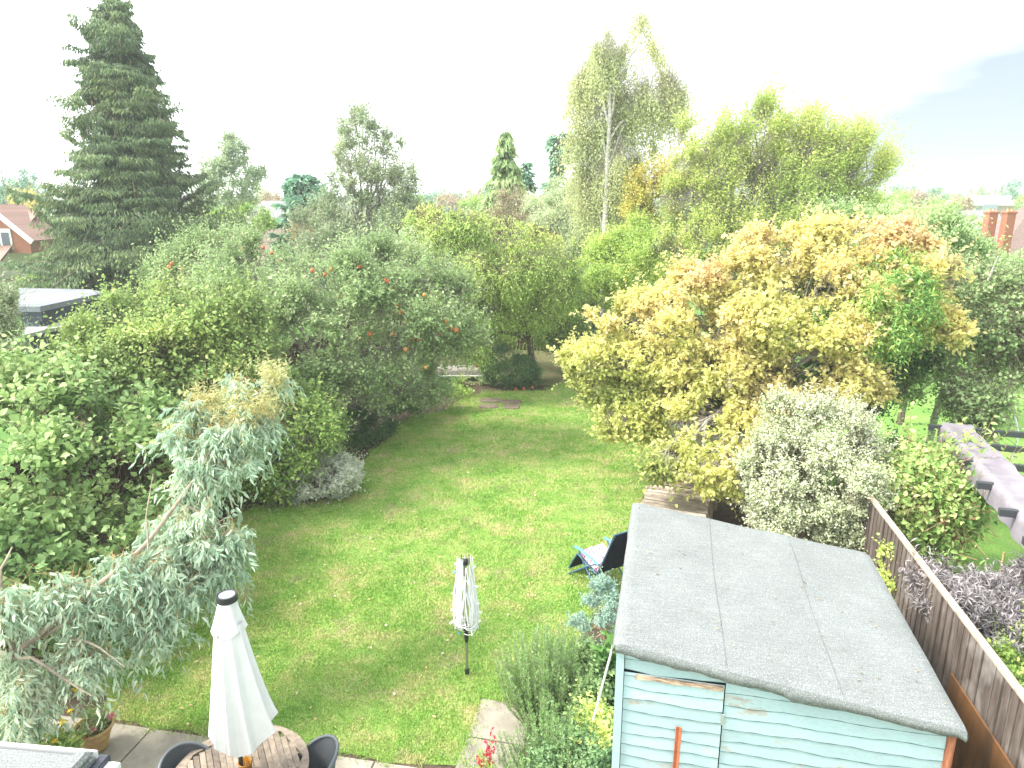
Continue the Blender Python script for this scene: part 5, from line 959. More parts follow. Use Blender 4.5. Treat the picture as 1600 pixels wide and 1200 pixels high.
# --- near bed plants
def rosemary(c, n, h, seed, label):
    rg = np.random.RandomState(seed); root = empty('rosemary', c, label, 'bush'); st_ = MB(); lf_m = MB(); A_, B_ = [], []
    for _ in range(n):
        a = rg.rand() * 6.283; r_ = rg.rand() ** .6 * .42; d = np.array([math.cos(a), math.sin(a), 0]); b = np.asarray(c) + d * r_ * .7; hh = h * (.55 + .5 * rg.rand()) * (1 - .35 * r_ / .42); e = b + d * r_ * .7 + Z3 * hh + rg.randn(3) * [.06, .06, 0]
        mid = (b + e) / 2 + d * .05; A_ += [b, mid]; B_ += [mid, e]; k = int(hh * 150); t = rg.rand(k) * .92 + .08; q = np.where((t < .5)[:, None], b + (mid - b) * (t * 2)[:, None], mid + (e - mid) * ((t - .5) * 2)[:, None])
        az = rg.rand(k) * 6.283; dd = np.column_stack([np.cos(az), np.sin(az), .8 + .3 * rg.rand(k)]); put_leaves(lf_m, q, dd, norm(rg.randn(k, 3)), .034 + .014 * rg.rand(k), .008, np.clip(.35 + .35 * t + rg.randn(k) * .15, 0, 1))
    put_sticks(st_, np.array(A_), np.array(B_), .004, .002); lf_m.build('leaves', L_rose, root); st_.build('stems', bark_grey, root)
rosemary(G(850, 1120), 230, 1.32, 1, 'tall feathery upright rosemary bush at the lawn edge near the shed')
rosemary(np.array([.50, 6.0, 0]), 190, 1.0, 2, 'lower nearer rosemary bush spreading beside the slab path')
rosemary(np.array([.16, 5.75, 0]), 80, .72, 3, 'small grey rosemary clump nearest the snapdragon pot')
plant('juniper', 'sparse cloud shaped blue grey juniper with bare brown stem next to the shed', 'juniper', G(957, 1058),
      [(940, 912, 8.2, 17, 12), (928, 935, 8.2, 14, 11), (950, 930, 8.1, 13, 10), (960, 950, 8.0, 16, 12), (945, 965, 8.0, 16, 11), (905, 968, 8.2, 14, 8), (915, 982, 8.1, 9, 8), (968, 985, 7.9, 10, 12), (920, 1010, 8, 18, 9), (960, 1010, 7.9, 10, 8)], 1500, (.032, .014), L_jun, 83, trunk=.022, barkm=twig_red, per=12, twig=.09, gap=.12, shell=.2, rough=.2, core=.5, zmin=.1, sub=3, vfun=lambda p, v: v + .1)
plant('bed_shrub', 'dark leafy shrub filling the bed between rosemary and shed', 'shrub', G(925, 1100), [(915, 1040, 7.6, 34, 24), (945, 1065, 7.2, 22, 28), (900, 1070, 7.3, 30, 24), (925, 1100, 6.8, 26, 26), (890, 1025, 7.9, 18, 14)], 1500, (.065, .042), L_apple, 84, trunk=.02, per=7, twig=.2, gap=.2, vfun=lambda p, v: v - .12)
plant('broad_leaf_plant', 'clump of broad bright green leaves against the shed side', 'plant', G(965, 1080), [(958, 1035, 7.3, 20, 20), (972, 1020, 7.3, 10, 12)], 60, (.20, .09), L_green, 85, trunk=.012, per=4, twig=.2, gap=.0, fine=True, up=.8, vfun=lambda p, v: v * .7 + .1)
plant('currant_bush', 'small bush with yellowing leaves tight against the shed corner', 'bush', G(940, 1165), [(940, 1130, 6.4, 20, 18), (925, 1150, 6.2, 20, 16), (945, 1165, 6.0, 16, 20), (915, 1120, 6.5, 14, 12)], 420, (.055, .04), L_lime, 86, trunk=.012, per=7, twig=.16, gap=.1, vfun=lambda p, v: v + .35)
plant('bed_undergrowth', 'dark green undergrowth at the bottom of the bed beside the shed', 'shrub', (.72, 5.75, 0), [(905, 1180, 6.0, 40, 30), (940, 1200, 5.7, 24, 30), (880, 1150, 6.4, 30, 24), (870, 1210, 5.8, 50, 25)], 1500, (.05, .03), L_dark, 87, trunk=.012, per=7, twig=.16, gap=.1, vfun=lambda p, v: v + .25)
g0 = G(905, 1225); strap_tuft('crocosmia', g0, 34, .75, 5, 'tall arching strap leaves near the bottom of the shed bed', 'plant', L_lime, .014, .55)
# flowers
def flowers(root, name, pts, r, mat, seed, n=12):
    rg = np.random.RandomState(seed)
    for p in pts:
        m = MB(); q = norm(rg.randn(n, 3) + [0, -.2, .5]); put_leaves(m, p + q * r * .2, q, norm(rg.randn(n, 3)), r, r * .9, rg.rand(n)); m.build(name, mat, root)
pinkm = leaf_mat("pink_petal", stops((.70, .18, .26), (.80, .35, .42)), .3, gain=1); redm = leaf_mat("crimson_petal", stops((.55, .03, .06), (.75, .08, .14)), .25, gain=1); yelm = leaf_mat("yellow_petal", stops((.70, .50, .03), (.80, .65, .08)), .3, gain=1)
def potplant(root, c, r, h, n, leaf, mat, seed, z):
    c = np.asarray(c) + Z3 * z; lob = [(c, np.array([r, r, h]))]; mb, sb, _ = crown_mb(lob, n, leaf, seed, per=8, twig=h * .7, up=1, gap=0, shell=.4, inner=.4, core=.3, stick=.002, zmin=z * .7); mb.build('foliage', mat, root); sb.build('stems', L_mix, root)
potplant(P1, pc, .17, .12, 170, (.035, .010), L_apple, 90, .33); flowers(P1, 'flower', [P(174, 1117, 6.62), P(177, 1120, 6.6), P(170, 1120, 6.6), P(145, 1140, 6.42)], .035, pinkm, 1); flowers(P1, 'flower', [P(136, 1153, 6.42), P(162, 1112, 6.7)], .032, redm, 2)
potplant(P2, pg, .24, .18, 150, (.065, .03), L_lime, 91, .45); flowers(P2, 'flower', [P(118, 1076, 6.2), P(86, 1158, 5.9), P(98, 1128, 5.95), P(110, 1112, 6.0)], .03, yelm, 3)
potplant(P3, ps, .15, .20, 200, (.05, .02), L_lime, 92, .40)
sn = MB(); rg = np.random.RandomState(4); fl = []
for (tx, ty) in ((768, 1138), (770, 1152), (757, 1172), (748, 1180), (771, 1172), (762, 1160)):
    e = P(tx, ty, 5.72); b = ps + Z3 * .3 + rg.randn(3) * [.04, .04, 0]; put_sticks(sn, b[None], e[None], .003, .002); Ls = e - b
    for t in np.linspace(.45, 1, 6): fl.append(b + Ls * t + rg.randn(3) * .012)
sn.build('stems', L_lime, P3)
for p in fl:
    m = MB(); q = norm(rg.randn(8, 3) + [0, -.3, .3]); put_leaves(m, p + q * .004, q, norm(rg.randn(8, 3)), .024, .02, rg.rand(8)); m.build('flower', redm, P3)

# ================================================================ neighbours' things on the right
pb0, pb1 = G(1480, 668, 2.2), G(1600, 800, 2.2); pd = norm(pb0 - pb1); pd[2] = 0; pn = np.array([pd[1], -pd[0], 0])    # pd points away from the house, pn to the right
pg_ = empty('pergola', (*pb1[:2], 0), 'black metal pergola with bunched mauve grey canopy cloth in the neighbouring garden', 'pergola')
ant = plain("anthracite_metal", (.045, .05, .055), .4, .5); Lp = np.linalg.norm(pb0 - pb1) + 1.0; o_ = pb1 - pd * 1.0
m = MB(); m.cbox(o_ + pd * Lp / 2 + pn * .02 - Z3 * .08, (Lp, .09, .12), [pd, pn, Z3], .008); m.cbox(o_ + pd * Lp / 2 + pn * 3.1 - Z3 * .08, (Lp, .09, .12), [pd, pn, Z3], .008); m.build('beam', ant, pg_)
for k, t in enumerate((.02, .20, .40, .60, .80, .985)):
    m = MB(); m.cbox(o_ + pd * Lp * t + pn * 1.45 - Z3 * .0, (.07, 3.5, .10), [pd, pn, Z3], .006); m.build('rafter', ant, pg_)
for a, b in ((.02, .02), (.98, .02), (.02, 3.1), (.98, 3.1)):
    m = MB(); q = o_ + pd * Lp * a + pn * b; m.cbox((q[0], q[1], 1.03), (.09, .09, 2.06), [pd, pn, Z3], .008); m.build('post', ant, pg_)
NXc, NYc = 12, 70; V = []
for j in range(NYc):
    t = j / (NYc - 1); sag = .035 * abs(math.sin(t * 5 * math.pi)); wob = .02 * math.sin(t * 13) + .012 * math.sin(t * 47)
    for i in range(NXc):
        u_ = i / (NXc - 1)
        if u_ < .42: p_ = o_ + pd * Lp * t + pn * (-.12 + .015 * math.sin(t * 60 + u_ * 5)) + Z3 * (.07 - (.42 - u_) / .42 * (.34 + wob))
        else: p_ = o_ + pd * Lp * t + pn * (-.10 + (u_ - .42) / .58 * (.44 + wob * 1.2)) + Z3 * (.085 - sag * math.sin((u_ - .42) / .58 * math.pi) + .006 * math.sin(u_ * 30 + t * 9))
        V.append(p_)
m = MB(); m.add(V, [(j * NXc + i, j * NXc + i + 1, (j + 1) * NXc + i + 1, (j + 1) * NXc + i) for j in range(NYc - 1) for i in range(NXc - 1)]); m.build('canopy_cloth', plain("mauve_cloth", (.27, .25, .27), .85, .15, nscale=3, col2=(.20, .18, .205)), pg_, smooth=True)
q = G(1558, 935, .9); q[2] = 0; m = MB(); m.tube(np.array([q, q + [.02, .02, .75], q + [.01, .05, 1.55]]), .013, 8); tag(m.build('bamboo_cane', plain("bamboo", (.55, .36, .18), .6, .3, noise=.2, nscale=10), loc=q), 'orange brown bamboo cane standing among the purple elder', 'cane')
tp0 = P(1535, 875, 9.0); V = []; nn = 22
for j in range(nn):
    for i in range(nn):
        x, y = (i / (nn - 1) - .5) * 2, (j / (nn - 1) - .5) * 2; h = .55 * max(0, 1 - max(abs(x), abs(y)) ** 3) + .05 * math.sin(x * 7 + y * 3); V.append(np.array([tp0[0] + .35, tp0[1] + .2, 0]) + U2 * x * .75 + V2 * y * .6 + Z3 * (h + .02))
m = MB(); m.add(V, [(j * nn + i, j * nn + i + 1, (j + 1) * nn + i + 1, (j + 1) * nn + i) for j in range(nn - 1) for i in range(nn - 1)]); tag(m.build('garden_tarp', plain("navy_tarp", (.03, .04, .06), .6, .4), loc=(tp0[0], tp0[1], 0), smooth=True), 'dark blue grey tarpaulin cover on the grass behind the purple elder', 'tarpaulin')
q0_, q1_ = P(1583, 640, 12.6), P(1588, 700, 12.2); m = MB(); m.tube(np.array([q0_, (q0_ + q1_) / 2 + [.06, 0, 0], q1_, q1_ + [-.1, 0, -.35]]), .018, 6); q1z = q1_.copy()
tag(m.build('white_rope', linew, loc=(q1_[0], q1_[1], 0)), 'thin white rope hanging down from the grey green tree at the right edge', 'rope')
oc = P(1369, 640, 14.0); oc[2] = max(oc[2], 0); m = MB(); m.lathe((oc[0], oc[1], 0), [(.05, 0), (.04, .02), (.012, .05), (.012, oc[2] - .08)], 12); m.lathe((oc[0], oc[1], oc[2] - .08), [(.012, 0), (.07, .02), (.13, .09), (.12, .2), (.06, .29), (.001, .31)], 16, sx=1., sy=.7)
tag(m.build('garden_ornament', linew, smooth=True, loc=(oc[0], oc[1], 0)), 'small white rounded ornament on a stake under the golden tree', 'ornament')
# cloth covered low table under the cherry, red pots, fallen apples
tc_ = G(716, 592); tc_[2] = 0; tt_ = empty('covered_table', tc_, 'low table under a grey cover with white edge below the cherry branches', 'table')
m = MB(); nx = 24; V = []; W_, D_, Hh = 1.9, .75, .42
for j in range(nx):
    for i in range(nx):
        x, y = (i / (nx - 1) - .5) * 2, (j / (nx - 1) - .5) * 2; e_ = max(abs(x), abs(y)); z = Hh + .10 * (x > .55) * (x - .55) + .015 * math.sin(x * 9) if e_ < .86 else Hh - (e_ - .86) / .14 * .22; V.append(tc_ + np.array([x * W_ / 2 * (1 if e_ < .86 else 1.0), y * D_ / 2, z]))
m.add(V, [(j * nx + i, j * nx + i + 1, (j + 1) * nx + i + 1, (j + 1) * nx + i) for j in range(nx - 1) for i in range(nx - 1)]); m.build('cover', plain("grey_cover", (.27, .25, .22), .8, .2, noise=.15, nscale=5), tt_, smooth=True)
m = MB(); m.tube(np.array([V[i] for i in range(nx)] + [V[(j + 1) * nx - 1] for j in range(nx)]), .022, 6); m.build('edging', linew, tt_)
for sx_ in (-1, 1):
    for sy_ in (-1, 1): m = MB(); m.cbox(tc_ + np.array([sx_ * W_ * .4, sy_ * D_ * .36, .2]), (.06, .06, .4), None, .005); m.build('leg', steel, tt_)
rc0 = tc_ + np.array([.66, -.02, 0]); m = MB(); z0 = Hh + .035
m.lathe((rc0[0], rc0[1], z0), [(.001, 0), (.09, 0), (.13, .17), (.14, .18), (.14, .20), (.11, .20), (.10, .05), (.001, .04)], 20); m.lathe((rc0[0] + .22, rc0[1] + .05, z0 + .01), [(.001, 0), (.07, 0), (.10, .26), (.11, .27), (.11, .29), (.09, .29), (.08, .05), (.001, .04)], 20)
ro_ = m.build('red_plant_pot', plain("red_plastic", (.60, .04, .04), .4, .5), smooth=True, loc=(rc0[0], rc0[1], z0)); tag(ro_, 'bright red plastic pots side by side on the grey covered table', 'plant pot')
for k, (a, b) in enumerate([(806, 611), (818, 610), (832, 608)]):
    c = G(a, b); r = .055; m = MB(); m.lathe((c[0], c[1], r), [(.001, r * .75), (r * .5, r * .93), (r * .9, r * .5), (r, 0), (r * .86, -r * .55), (r * .4, -r * .9), (.001, -r * .85)], 12)
    tag(m.build('fallen_apple', apple_red, smooth=True, loc=(c[0], c[1], r)), 'fallen red apple lying on the grass before the dark round bush', 'apple', 'fallen red apples before the dark round bush')

# ================================================================ houses
def tile_mat(name, c, sc_=6.):
    m, nt, b = new_mat(name); n = nt.nodes; l = nt.links; g = n.new("ShaderNodeTexCoord"); br_ = n.new("ShaderNodeTexBrick"); br_.inputs['Scale'].default_value = sc_; br_.inputs['Mortar Size'].default_value = .02
    mp = n.new("ShaderNodeMapping"); mp.inputs['Rotation'].default_value = (R(90), 0, 0); l.new(g.outputs['Object'], mp.inputs[0]); l.new(mp.outputs[0], br_.inputs[0])
    br_.inputs['Color1'].default_value = (*c, 1); br_.inputs['Color2'].default_value = (*[x * .78 for x in c], 1); br_.inputs['Mortar'].default_value = (*[x * .45 for x in c], 1); br_.inputs['Brick Width'].default_value = .5; br_.inputs['Row Height'].default_value = .3
    l.new(br_.outputs[0], b.inputs['Base Color']); b.inputs['Roughness'].default_value = .8; return m
brick_m = tile_mat("red_brick", (.42, .15, .09), 9.); redtile = tile_mat("red_tile", (.42, .24, .19), 4.); browntile = tile_mat("brown_tile", (.22, .15, .13), 4.); greytile = tile_mat("grey_tile", (.24, .23, .24), 4.)
cream = plain("cream_render", (.62, .58, .50), .85, .2, noise=.06, nscale=4); whitep = plain("white_paint", (.8, .8, .8), .5, .3); glass_m = plain("window_glass", (.06, .08, .10), .1, .6)
def house(name, label, c, w_, d_, ze, zr, rot, roofm, wallm, hip=.25, wins=(), chim=(), sky_=(), cat='house'):
    c = np.array([c[0], c[1], 0.]); root = empty(name, c, label, cat); a = R(rot); u = np.array([math.cos(a), math.sin(a), 0]); v = np.array([-u[1], u[0], 0]); Wf = lambda x, y, z: c + u * x + v * y + Z3 * z
    hw, hd = w_ / 2, d_ / 2
    m = MB(); m.box(Wf(0, 0, ze / 2), (w_, d_, ze), [u, v, Z3])
    if hip == 0:
        for s_ in (-1, 1): m.add([Wf(s_ * hw, -hd, ze), Wf(s_ * hw, hd, ze), Wf(s_ * hw, 0, zr - .1)], [(0, 1, 2)])
    wall = m.build('wall', wallm, root)
    ov = .35; e = [Wf(-hw - ov, -hd - ov, ze - .1), Wf(hw + ov, -hd - ov, ze - .1), Wf(hw + ov, hd + ov, ze - .1), Wf(-hw - ov, hd + ov, ze - .1)]; r0_, r1_ = Wf(-hw * (1 - hip * 2) - (ov if hip == 0 else 0), 0, zr), Wf(hw * (1 - hip * 2) + (ov if hip == 0 else 0), 0, zr)
    m = MB(); dn = Z3 * .14; V = e + [r0_, r1_]; V = V + [q - dn for q in V]
    fs = [(0, 1, 5, 4), (2, 3, 4, 5)] + ([(1, 2, 5, 5), (3, 0, 4, 4)] if hip else []); m.add(V, fs); m.add(V, [tuple(reversed([q + 6 for q in f])) for f in fs[:2]]); m.add(V, [(0, 6, 7, 1), (1, 7, 8, 2), (2, 8, 9, 3), (3, 9, 6, 0)]); rf_ = m.build('roof', roofm, root)
    m = MB(); m.box(Wf(0, -hd - ov - .02, ze - .18), (w_ + 2 * ov, .03, .2), [u, v, Z3]); m.build('fascia', whitep, rf_)
    for (x, y, z0_, z1_, cw) in chim:
        m = MB(); m.cbox(Wf(x, y, (z0_ + z1_) / 2), (cw, cw, z1_ - z0_), [u, v, Z3], .02); m.cbox(Wf(x, y, z1_ + .05), (cw + .12, cw + .12, .14), [u, v, Z3], .02); ch = m.build('chimney', brick_m, root)
        for k in (-.15, .15): m = MB(); m.lathe(Wf(x + k * cw, y, z1_ + .12), [(.09, 0), (.08, .28), (.10, .3), (.07, .3)], 10); m.build('chimney_pot', terr, ch)
    for (x, z, ww, wh) in wins:
        m = MB(); m.box(Wf(x, -hd - .03, z), (ww + .14, .06, wh + .14), [u, v, Z3]); fo = m.build('window', whitep, root); m = MB(); nn_ = max(1, int(ww / .6))
        for q in range(nn_): m.box(Wf(x - ww / 2 + ww * (q + .5) / nn_, -hd - .065, z), (ww / nn_ - .07, .02, wh), [u, v, Z3])
        m.build('pane', glass_m, fo)
    for (x, f_, ww) in sky_:
        n_ = norm(np.cross(u, Wf(0, 0, zr) - Wf(0, -hd - ov, ze))); q = Wf(x, (-hd - ov) * (1 - f_), ze + (zr - ze) * f_); sl = norm(Wf(0, 0, zr) - Wf(0, -hd - ov, ze)); m = MB(); m.box(q + n_ * .04, (ww, ww * 1.3, .08), [u, sl, n_]); m.build('skylight', plain("skylight", (.6, .64, .66), .15, .6), rf_)
    return root, Wf
c = P(15, 440, 40); hl_, Wf = house('bungalow', 'red tiled bungalow with brick gabled dormer at the far left edge', (P(18, 420, 37.5)[0] - 4.8, 41.0), 9.0, 8.5, 2.1, 5.5, -6, redtile, cream, hip=0., wins=((3.2, 1.1, 1.1, .9), (-1, 1.1, 1.4, .9)), sky_=((1.7, .30, .9),))
gx = P(-20, 350, 37.6)[0]; gy = 38.3; m = MB(); zt, zb = 5.75, 3.3; V = [(gx - 1.9, gy, zb), (gx + 1.6, gy, zb), (gx + 1.6, gy, 4.2), (gx - .15, gy, zt), (gx - 1.9, gy, 4.2)]; V = V + [(a, b + 2.6, z) for a, b, z in V]
m.add(V, [(0, 1, 2, 4), (4, 2, 3, 3), (1, 6, 7, 2), (0, 4, 9, 5)]); m.build('dormer', brick_m, hl_)
m = MB()
for s_, ex in ((1, gx + 1.9), (-1, gx - 2.2)):
    V = [(gx - .15, gy - .3, zt + .12), (ex, gy - .3, 3.98), (ex, gy + 2.6, 3.98), (gx - .15, gy + 2.6, zt + .12)]; m.add(V, [(0, 1, 2, 3)])
dro_ = m.build('dormer_roof', redtile, hl_)
for ex in (gx + 1.95, gx - 2.25):
    a_, b__ = np.array([gx - .15, gy - .33, zt + .06]), np.array([ex, gy - .33, 3.90]); dd = norm(b__ - a_); m = MB(); m.box((a_ + b__) / 2, (np.linalg.norm(b__ - a_), .05, .26), [dd, np.array([0, 1., 0]), np.cross(dd, [0, 1., 0])]); m.build('bargeboard', whitep, dro_)
m = MB(); m.box((gx - .15, gy - .04, 4.05), (1.7, .08, 1.1)); wo_ = m.build('window', whitep, hl_); m = MB()
for k in (-1, 0, 1): m.box((gx - .15 + k * .54, gy - .09, 4.0), (.42, .02, .8))
m.build('pane', glass_m, wo_)
m = MB(); ap_ = P(12, 325, 39.5); m.tube(np.array([ap_, ap_ + Z3 * 2.0]), .03, 6); m.tube(np.array([ap_ + [-.6, 0, 1.9], ap_ + [.6, 0, 1.9]]), .02, 4)
for k in range(7): m.tube(np.array([ap_ + [-.5 + k * .17, -.25, 1.9], ap_ + [-.5 + k * .17, .25, 1.9]]), .012, 4)
m.build('aerial', steel, hl_)
c = P(437, 372, 42); house('brown_house', 'low house with brown hipped roof, chimney and skylight beyond the apple trees', (c[0], 44), 5.6, 6, 2.5, 4.55, -4, browntile, cream, hip=.12, chim=((.0, .2, 4.2, 4.75, .45),), sky_=((1.0, .45, .55),))
c = P(432, 322, 78); house('grey_house', 'distant house with plain grey roof and white eaves below the far tree tops', (c[0], 80), 7, 6, 4.0, 6.1, 4, greytile, cream, hip=.2, wins=((0, 3.0, 1.4, .9),))
c = P(712, 332, 62); house('slate_house', 'small slate roof just showing above the cherry tree', (c[0], 64), 5, 6, 3.2, 5.0, 3, greytile, cream, hip=.2, wins=((0, 2.0, 1.4, .9),))
c = P(1575, 360, 40); hr_, _ = house('brick_house', 'brick house with steep brown roof and two tall red chimneys at the right edge', (c[0] + 3.4, 41.5), 7.2, 7, 2.9, 6.2, -14, browntile, brick_m, hip=.38, wins=((-1.5, 1.6, 1.3, .9), (1.6, 1.6, 1.3, .9)))
for px_ in (1549, 1577):
    t_ = P(px_, 333, 37.5 - (px_ - 1549) * .02); m = MB(); m.cbox((t_[0], t_[1], (1.5 + t_[2]) / 2), (.44, .44, t_[2] - 1.5), None, .02); m.cbox((t_[0], t_[1], t_[2] + .03), (.52, .52, .12), None, .02); ch = m.build('chimney', brick_m, hr_)
    for k in (-.1, .1): m = MB(); m.lathe((t_[0] + k, t_[1], t_[2] + .09), [(.06, 0), (.05, .12), (.06, .13), (.04, .13)], 10); m.build('chimney_pot', terr, ch)
c = P(1560, 325, 130); mh = empty('modern_building', (c[0], c[1], 0), 'far pale modern building with thin white flat roof at the right horizon', 'building')
pinkb = plain("pink_brick", (.50, .34, .29), .8, .2, noise=.1, nscale=2)
for i, (x0, x1, y0, z1, nm, mt) in enumerate([(1536, 1592, 131, 318, 'wall', pinkb), (1538, 1560, 129.8, 319, 'glazing', plain("grey_glazing", (.3, .34, .38), .2, .6)), (1515, 1600, 131, 313, 'roof', whitep), (1545, 1575, 133, 306, 'roof', whitep)]):
    a_, b__ = P(x0, z1, y0), P(x1, z1, y0); m = MB(); th = .9 if nm == 'roof' else a_[2]
    m.box(((a_[0] + b__[0]) / 2, y0 + (3 if nm != 'glazing' else 1.2), a_[2] - th / 2), (b__[0] - a_[0], 8 if nm == 'roof' else (6 if nm == 'wall' else 2.2), th)); m.build(nm, mt, mh)
c = P(1532, 335, 85); house('white_cottage', 'small white walled cottage with grey roof left of the red chimneys', (c[0], 86), 4, 5, 3.2, 5.0, -10, greytile, whitep, hip=0., wins=((0, 2.2, .9, .7),))
# dark garden building and lower pale roof on the left
gb = empty('garden_building', (-15.7, 22.6, 0), 'charcoal clad garden office with pale flat roof left of the spruce', 'garden building')
chm = plain("charcoal_cladding", (.045, .055, .07), .6, .3, noise=.2, nscale=8, stretch=(6, 6, .3)); rubber = plain("grey_rubber_roof", (.23, .245, .27), .85, .2, noise=.15, nscale=1.2)
q = [G(30, 452, 3.), G(165, 456, 3.), G(140, 463, 3.), G(62, 479, 3.), G(28, 478, 3.)]
def prism(mb, pts, z0, z1):
    n = len(pts); V = [(p_[0], p_[1], z0) for p_ in pts] + [(p_[0], p_[1], z1) for p_ in pts]; cx = np.mean([p_[:2] for p_ in pts], 0)
    V += [(cx[0], cx[1], z1), (cx[0], cx[1], z0)]; mb.add(V, [(i, (i + 1) % n, n + (i + 1) % n, n + i) for i in range(n)] + [(n + i, n + (i + 1) % n, 2 * n, 2 * n) for i in range(n)] + [((i + 1) % n, i, 2 * n + 1, 2 * n + 1) for i in range(n)])
back_l = G(-20, 452, 3.); q = [G(28, 479, 3.), G(62, 479, 3.), G(165, 457, 3.), G(140, 452, 3.), G(30, 450, 3.)]
m = MB(); prism(m, q, 2.84, 3.0); m.build('roof', rubber, gb)
cq = np.mean(q, 0); q2 = [cq + (a_ - cq) * .97 for a_ in q]; m = MB(); prism(m, q2, .0, 2.83); m.build('wall', chm, gb)
wq = (q2[0] * .3 + q2[1] * .7); 
m = MB(); a_, b__ = q2[0], q2[1]; dd = norm(b__ - a_); nn_ = np.array([dd[1], -dd[0], 0]); m.box((a_ + b__) / 2 * np.array([1, 1, 0]) + nn_ * .03 + Z3 * 1.5, (np.linalg.norm(b__ - a_) * .8, .04, 2.1), [dd, nn_, Z3]); m.build('glazed_door', glass_m, gb)
q = [G(38, 505, 2.4), G(38, 523, 2.4), G(75, 514, 2.4), G(158, 500, 2.4), G(150, 489, 2.4)]
ls = empty('low_shed', np.mean(q, 0) * [1, 1, 0], 'low shed with pale grey flat roof in front of the charcoal garden office', 'shed'); m = MB(); prism(m, q, 2.3, 2.4); m.build('roof', plain("pale_roof", (.36, .36, .35), .7, .3, noise=.1, nscale=2), ls)
cq = np.mean(q, 0); m = MB(); prism(m, [cq + (a_ - cq) * .95 for a_ in q], 0, 2.29); m.build('wall', chm, ls)

# ================================================================ farther trees
far = [
 ('cedar_tree', 'dark flat topped cedar on the far left horizon behind the bungalow', [(12, 290, 75, 30, 8), (20, 302, 75, 26, 8), (5, 312, 75, 30, 10)], L_teal, .3, 500),
 ('poplar_tree', 'tall slim pale poplar on the left horizon next to the spruce', [(44, 290, 110, 9, 24), (58, 296, 112, 8, 18)], L_teal, .4, 420),
 ('yellow_tree', 'pale yellow leaved round tree behind the bungalow gable', [(52, 322, 62, 26, 20), (38, 338, 60, 22, 16)], L_orange, .22, 900),
 ('lime_hedge', 'bright lime green hedge beside the bungalow wall', [(52, 441, 37, 20, 9), (78, 445, 36, 18, 8)], L_lime, .12, 600),
 ('ash_tree', 'round grey green tree standing alone between spruce and poplar', [(360, 240, 52, 28, 22), (338, 265, 52, 26, 22), (385, 270, 52, 24, 24), (358, 290, 52, 45, 24), (350, 315, 52, 50, 20)], L_grey, .2, 3600),
 ('lime_tree', 'bright lime green tree in front of the round grey green tree', [(395, 345, 38, 32, 22), (355, 352, 38, 34, 20), (402, 354, 38, 18, 12), (320, 365, 37, 30, 20)], L_lime, .14, 2400),
 ('dark_tree', 'dark purple leaved tree on the horizon above the grey roof', [(425, 312, 115, 14, 9)], L_brown, .4, 260),
 ('green_tree', 'small green tree on the horizon just left of the purple leaved tree', [(408, 306, 125, 13, 13)], L_mix, .45, 260),
 ('feathery_tree', 'pale buff feathery tree right of the brown hipped roof', [(480, 372, 36, 26, 26), (508, 352, 37, 30, 30)], L_pale, .14, 1300),
 ('cedar_tree', 'flat dark cedar on the horizon left of the brown horizon tree', [(690, 306, 150, 26, 5), (680, 314, 150, 30, 7)], L_teal, .5, 360),
 ('beech_tree', 'brownish tree on the horizon in the middle gap', [(712, 314, 140, 16, 9), (698, 318, 140, 14, 8)], L_brown, .45, 300),
 ('bare_tree', 'pinkish brown bare twigged tree on the horizon in the middle gap', [(742, 305, 150, 14, 9), (752, 312, 150, 12, 8)], L_brown, .4, 260),
 ('lime_tree', 'pale green round tree left of the narrow conifer', [(745, 330, 58, 26, 18), (765, 345, 56, 20, 20)], L_lime, .2, 900),
 ('far_pine', 'bluish pine poking above the round pale green tree in the middle gap', [(762, 305, 120, 10, 12)], L_teal, .4, 180),
 ('garden_tree', 'mid green wide tree filling the gap above the cherry tree top', [(640, 330, 48, 34, 20), (665, 350, 46, 30, 22), (610, 350, 47, 40, 26)], L_mix, .2, 1700),
 ('pine_tree', 'dark spreading pine on the right horizon, left of the domed cedar', [(1417, 298, 160, 16, 7), (1405, 308, 160, 16, 7)], L_teal, .5, 380),
 ('copper_tree', 'coppery brown tree between the two dark horizon trees', [(1420, 314, 125, 14, 11), (1440, 318, 125, 12, 14)], L_brown, .42, 420),
 ('cedar_tree', 'domed dark cedar on the right horizon', [(1460, 307, 160, 20, 9)], L_teal, .5, 340),
 ('round_tree', 'small round green tree below the domed dark cedar', [(1463, 322, 115, 11, 9)], L_mix, .4, 220),
 ('oak_tree', 'wide brown tree on the right horizon near the white roofed building', [(1502, 322, 120, 16, 10)], L_brown, .4, 320),
 ('light_green_tree', 'light green tree below the wide brown horizon tree', [(1475, 333, 88, 24, 13), (1445, 338, 86, 16, 10)], L_lime, .3, 700),
 ('yellow_green_bush', 'yellow green round bush beyond the golden tree top', [(1405, 328, 66, 20, 12)], L_cherry, .22, 500),
 ('sparse_tree', 'thin pale tree on the horizon left of the white roofed building', [(1528, 302, 150, 8, 10), (1530, 318, 150, 12, 8)], L_grey, .45, 160),
 ('scots_pine', 'dark pine standing behind the right end of the white roofed building', [(1585, 293, 155, 11, 8), (1580, 306, 155, 13, 7)], L_teal, .45, 260),
 ('edge_tree', 'green tree beside the white roofed building at the right edge', [(1608, 322, 120, 18, 14)], L_mix, .4, 320),
 ('garden_tree', 'light green tree behind the fanning willow at the right', [(1385, 320, 72, 34, 16), (1340, 322, 70, 40, 18)], L_lime, .25, 1100),
 ('garden_tree', 'grey green tree in front of the brick house chimneys', [(1490, 388, 30, 44, 20), (1555, 412, 29, 36, 13), (1605, 420, 28, 34, 12)], L_apple, .13, 1900),
]
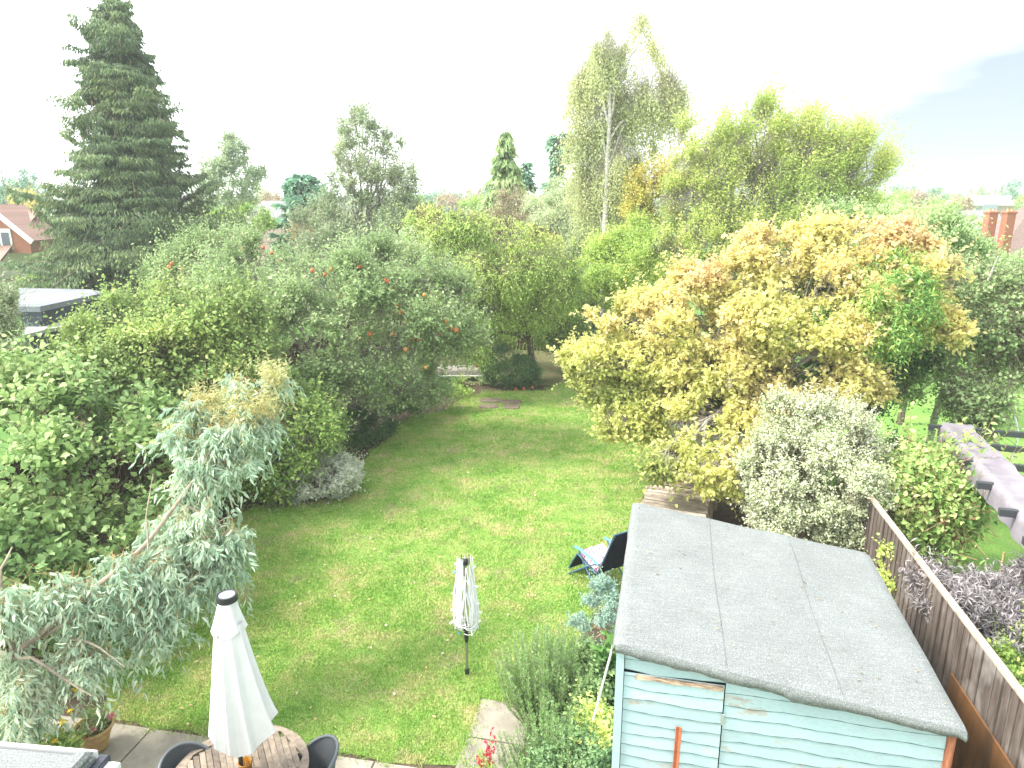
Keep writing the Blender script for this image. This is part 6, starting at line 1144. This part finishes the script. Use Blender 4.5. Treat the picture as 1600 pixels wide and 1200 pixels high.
for i, (nm, lab, lb, mt, ls_, n) in enumerate(far):
    c = P(lb[0][0], 330, lb[0][2]); lobs = px_lobes(lb)
    root, _, _ = plant(nm, lab, 'hedge' if 'hedge' in nm else ('bush' if 'bush' in nm else 'tree'), (c[0], lb[0][2], 0), lobs, n, (ls_, ls_ * .62), mt, 200 + i, trunk=.14 if lb[0][2] < 60 else .3, per=5, twig=ls_ * 3.2, gap=.22, sub=2, up=.4, rough=.25)
# distant wooded belt that reads as one mass on the horizon
rg = np.random.RandomState(50); m = MB(); n = 26000; x = (rg.rand(n) - .5) * 620; y = 190 + rg.rand(n) ** 1.3 * 190; p3 = np.column_stack([x, y, np.zeros(n)]); hgt = 3 + 5.2 * vnoise(p3, .045) + 2.5 * vnoise(p3, .14, 3)
p3[:, 2] = hgt * (1 - .9 * rg.rand(n) ** 2.2); ok = np.abs(x) < y * .95 + 20; p3 = p3[ok]; n = len(p3)
put_leaves(m, p3, rg.randn(n, 3), norm(rg.randn(n, 3) * .6 + [0, -.5, .8]), 1.3 + 1.2 * rg.rand(n), .9, np.clip(vnoise(p3, .06, 9) * .8 + rg.randn(n) * .14, 0, 1)); tag(m.build('distant_trees', leaf_mat("far_wood", stops((.03, .055, .03), (.07, .11, .045), (.14, .17, .06), (.22, .16, .09)), .1, nscale=.05)), 'far off wooded belt along the horizon', 'woodland', kind='stuff')
# nearer belt of garden greenery seen through gaps
m = MB(); n = 24000; x = (rg.rand(n) - .5) * 150; y = 44 + rg.rand(n) * 120; p3 = np.column_stack([x, y, np.zeros(n)]); hgt = np.clip((vnoise(p3, .10, 2) - .35) * 9, .0, 4.2); p3[:, 2] = hgt * (1 - .9 * rg.rand(n) ** 2); ok = (np.abs(x) < y * .85 + 6) & (hgt > .3); p3 = p3[ok]; n = len(p3)
put_leaves(m, p3, rg.randn(n, 3), norm(rg.randn(n, 3) * .6 + [0, -.5, .8]), .5 + .5 * rg.rand(n), .4, np.clip(vnoise(p3, .12, 9) * .9 + rg.randn(n) * .14, 0, 1)); tag(m.build('garden_greenery', L_mix), 'mass of hedges and bushes across the gardens beyond the rear fence', 'greenery', kind='stuff')

# ================================================================ haze
m = MB(); m.box((0, 335, 7.3), (830, 750, 16.8))
hz_o = m.build('haze', bpy.data.materials.new("haze_air")); hm = hz_o.data.materials[0]; hm.use_nodes = True; n_ = hm.node_tree.nodes; n_.remove(n_['Principled BSDF']); pv = n_.new("ShaderNodeVolumePrincipled")
pv.inputs['Color'].default_value = (.96, .98, 1, 1); pv.inputs['Density'].default_value = .0013; pv.inputs['Anisotropy'].default_value = .2; hm.node_tree.links.new(pv.outputs[0], n_['Material Output'].inputs['Volume']); tag(hz_o, kind='stuff')
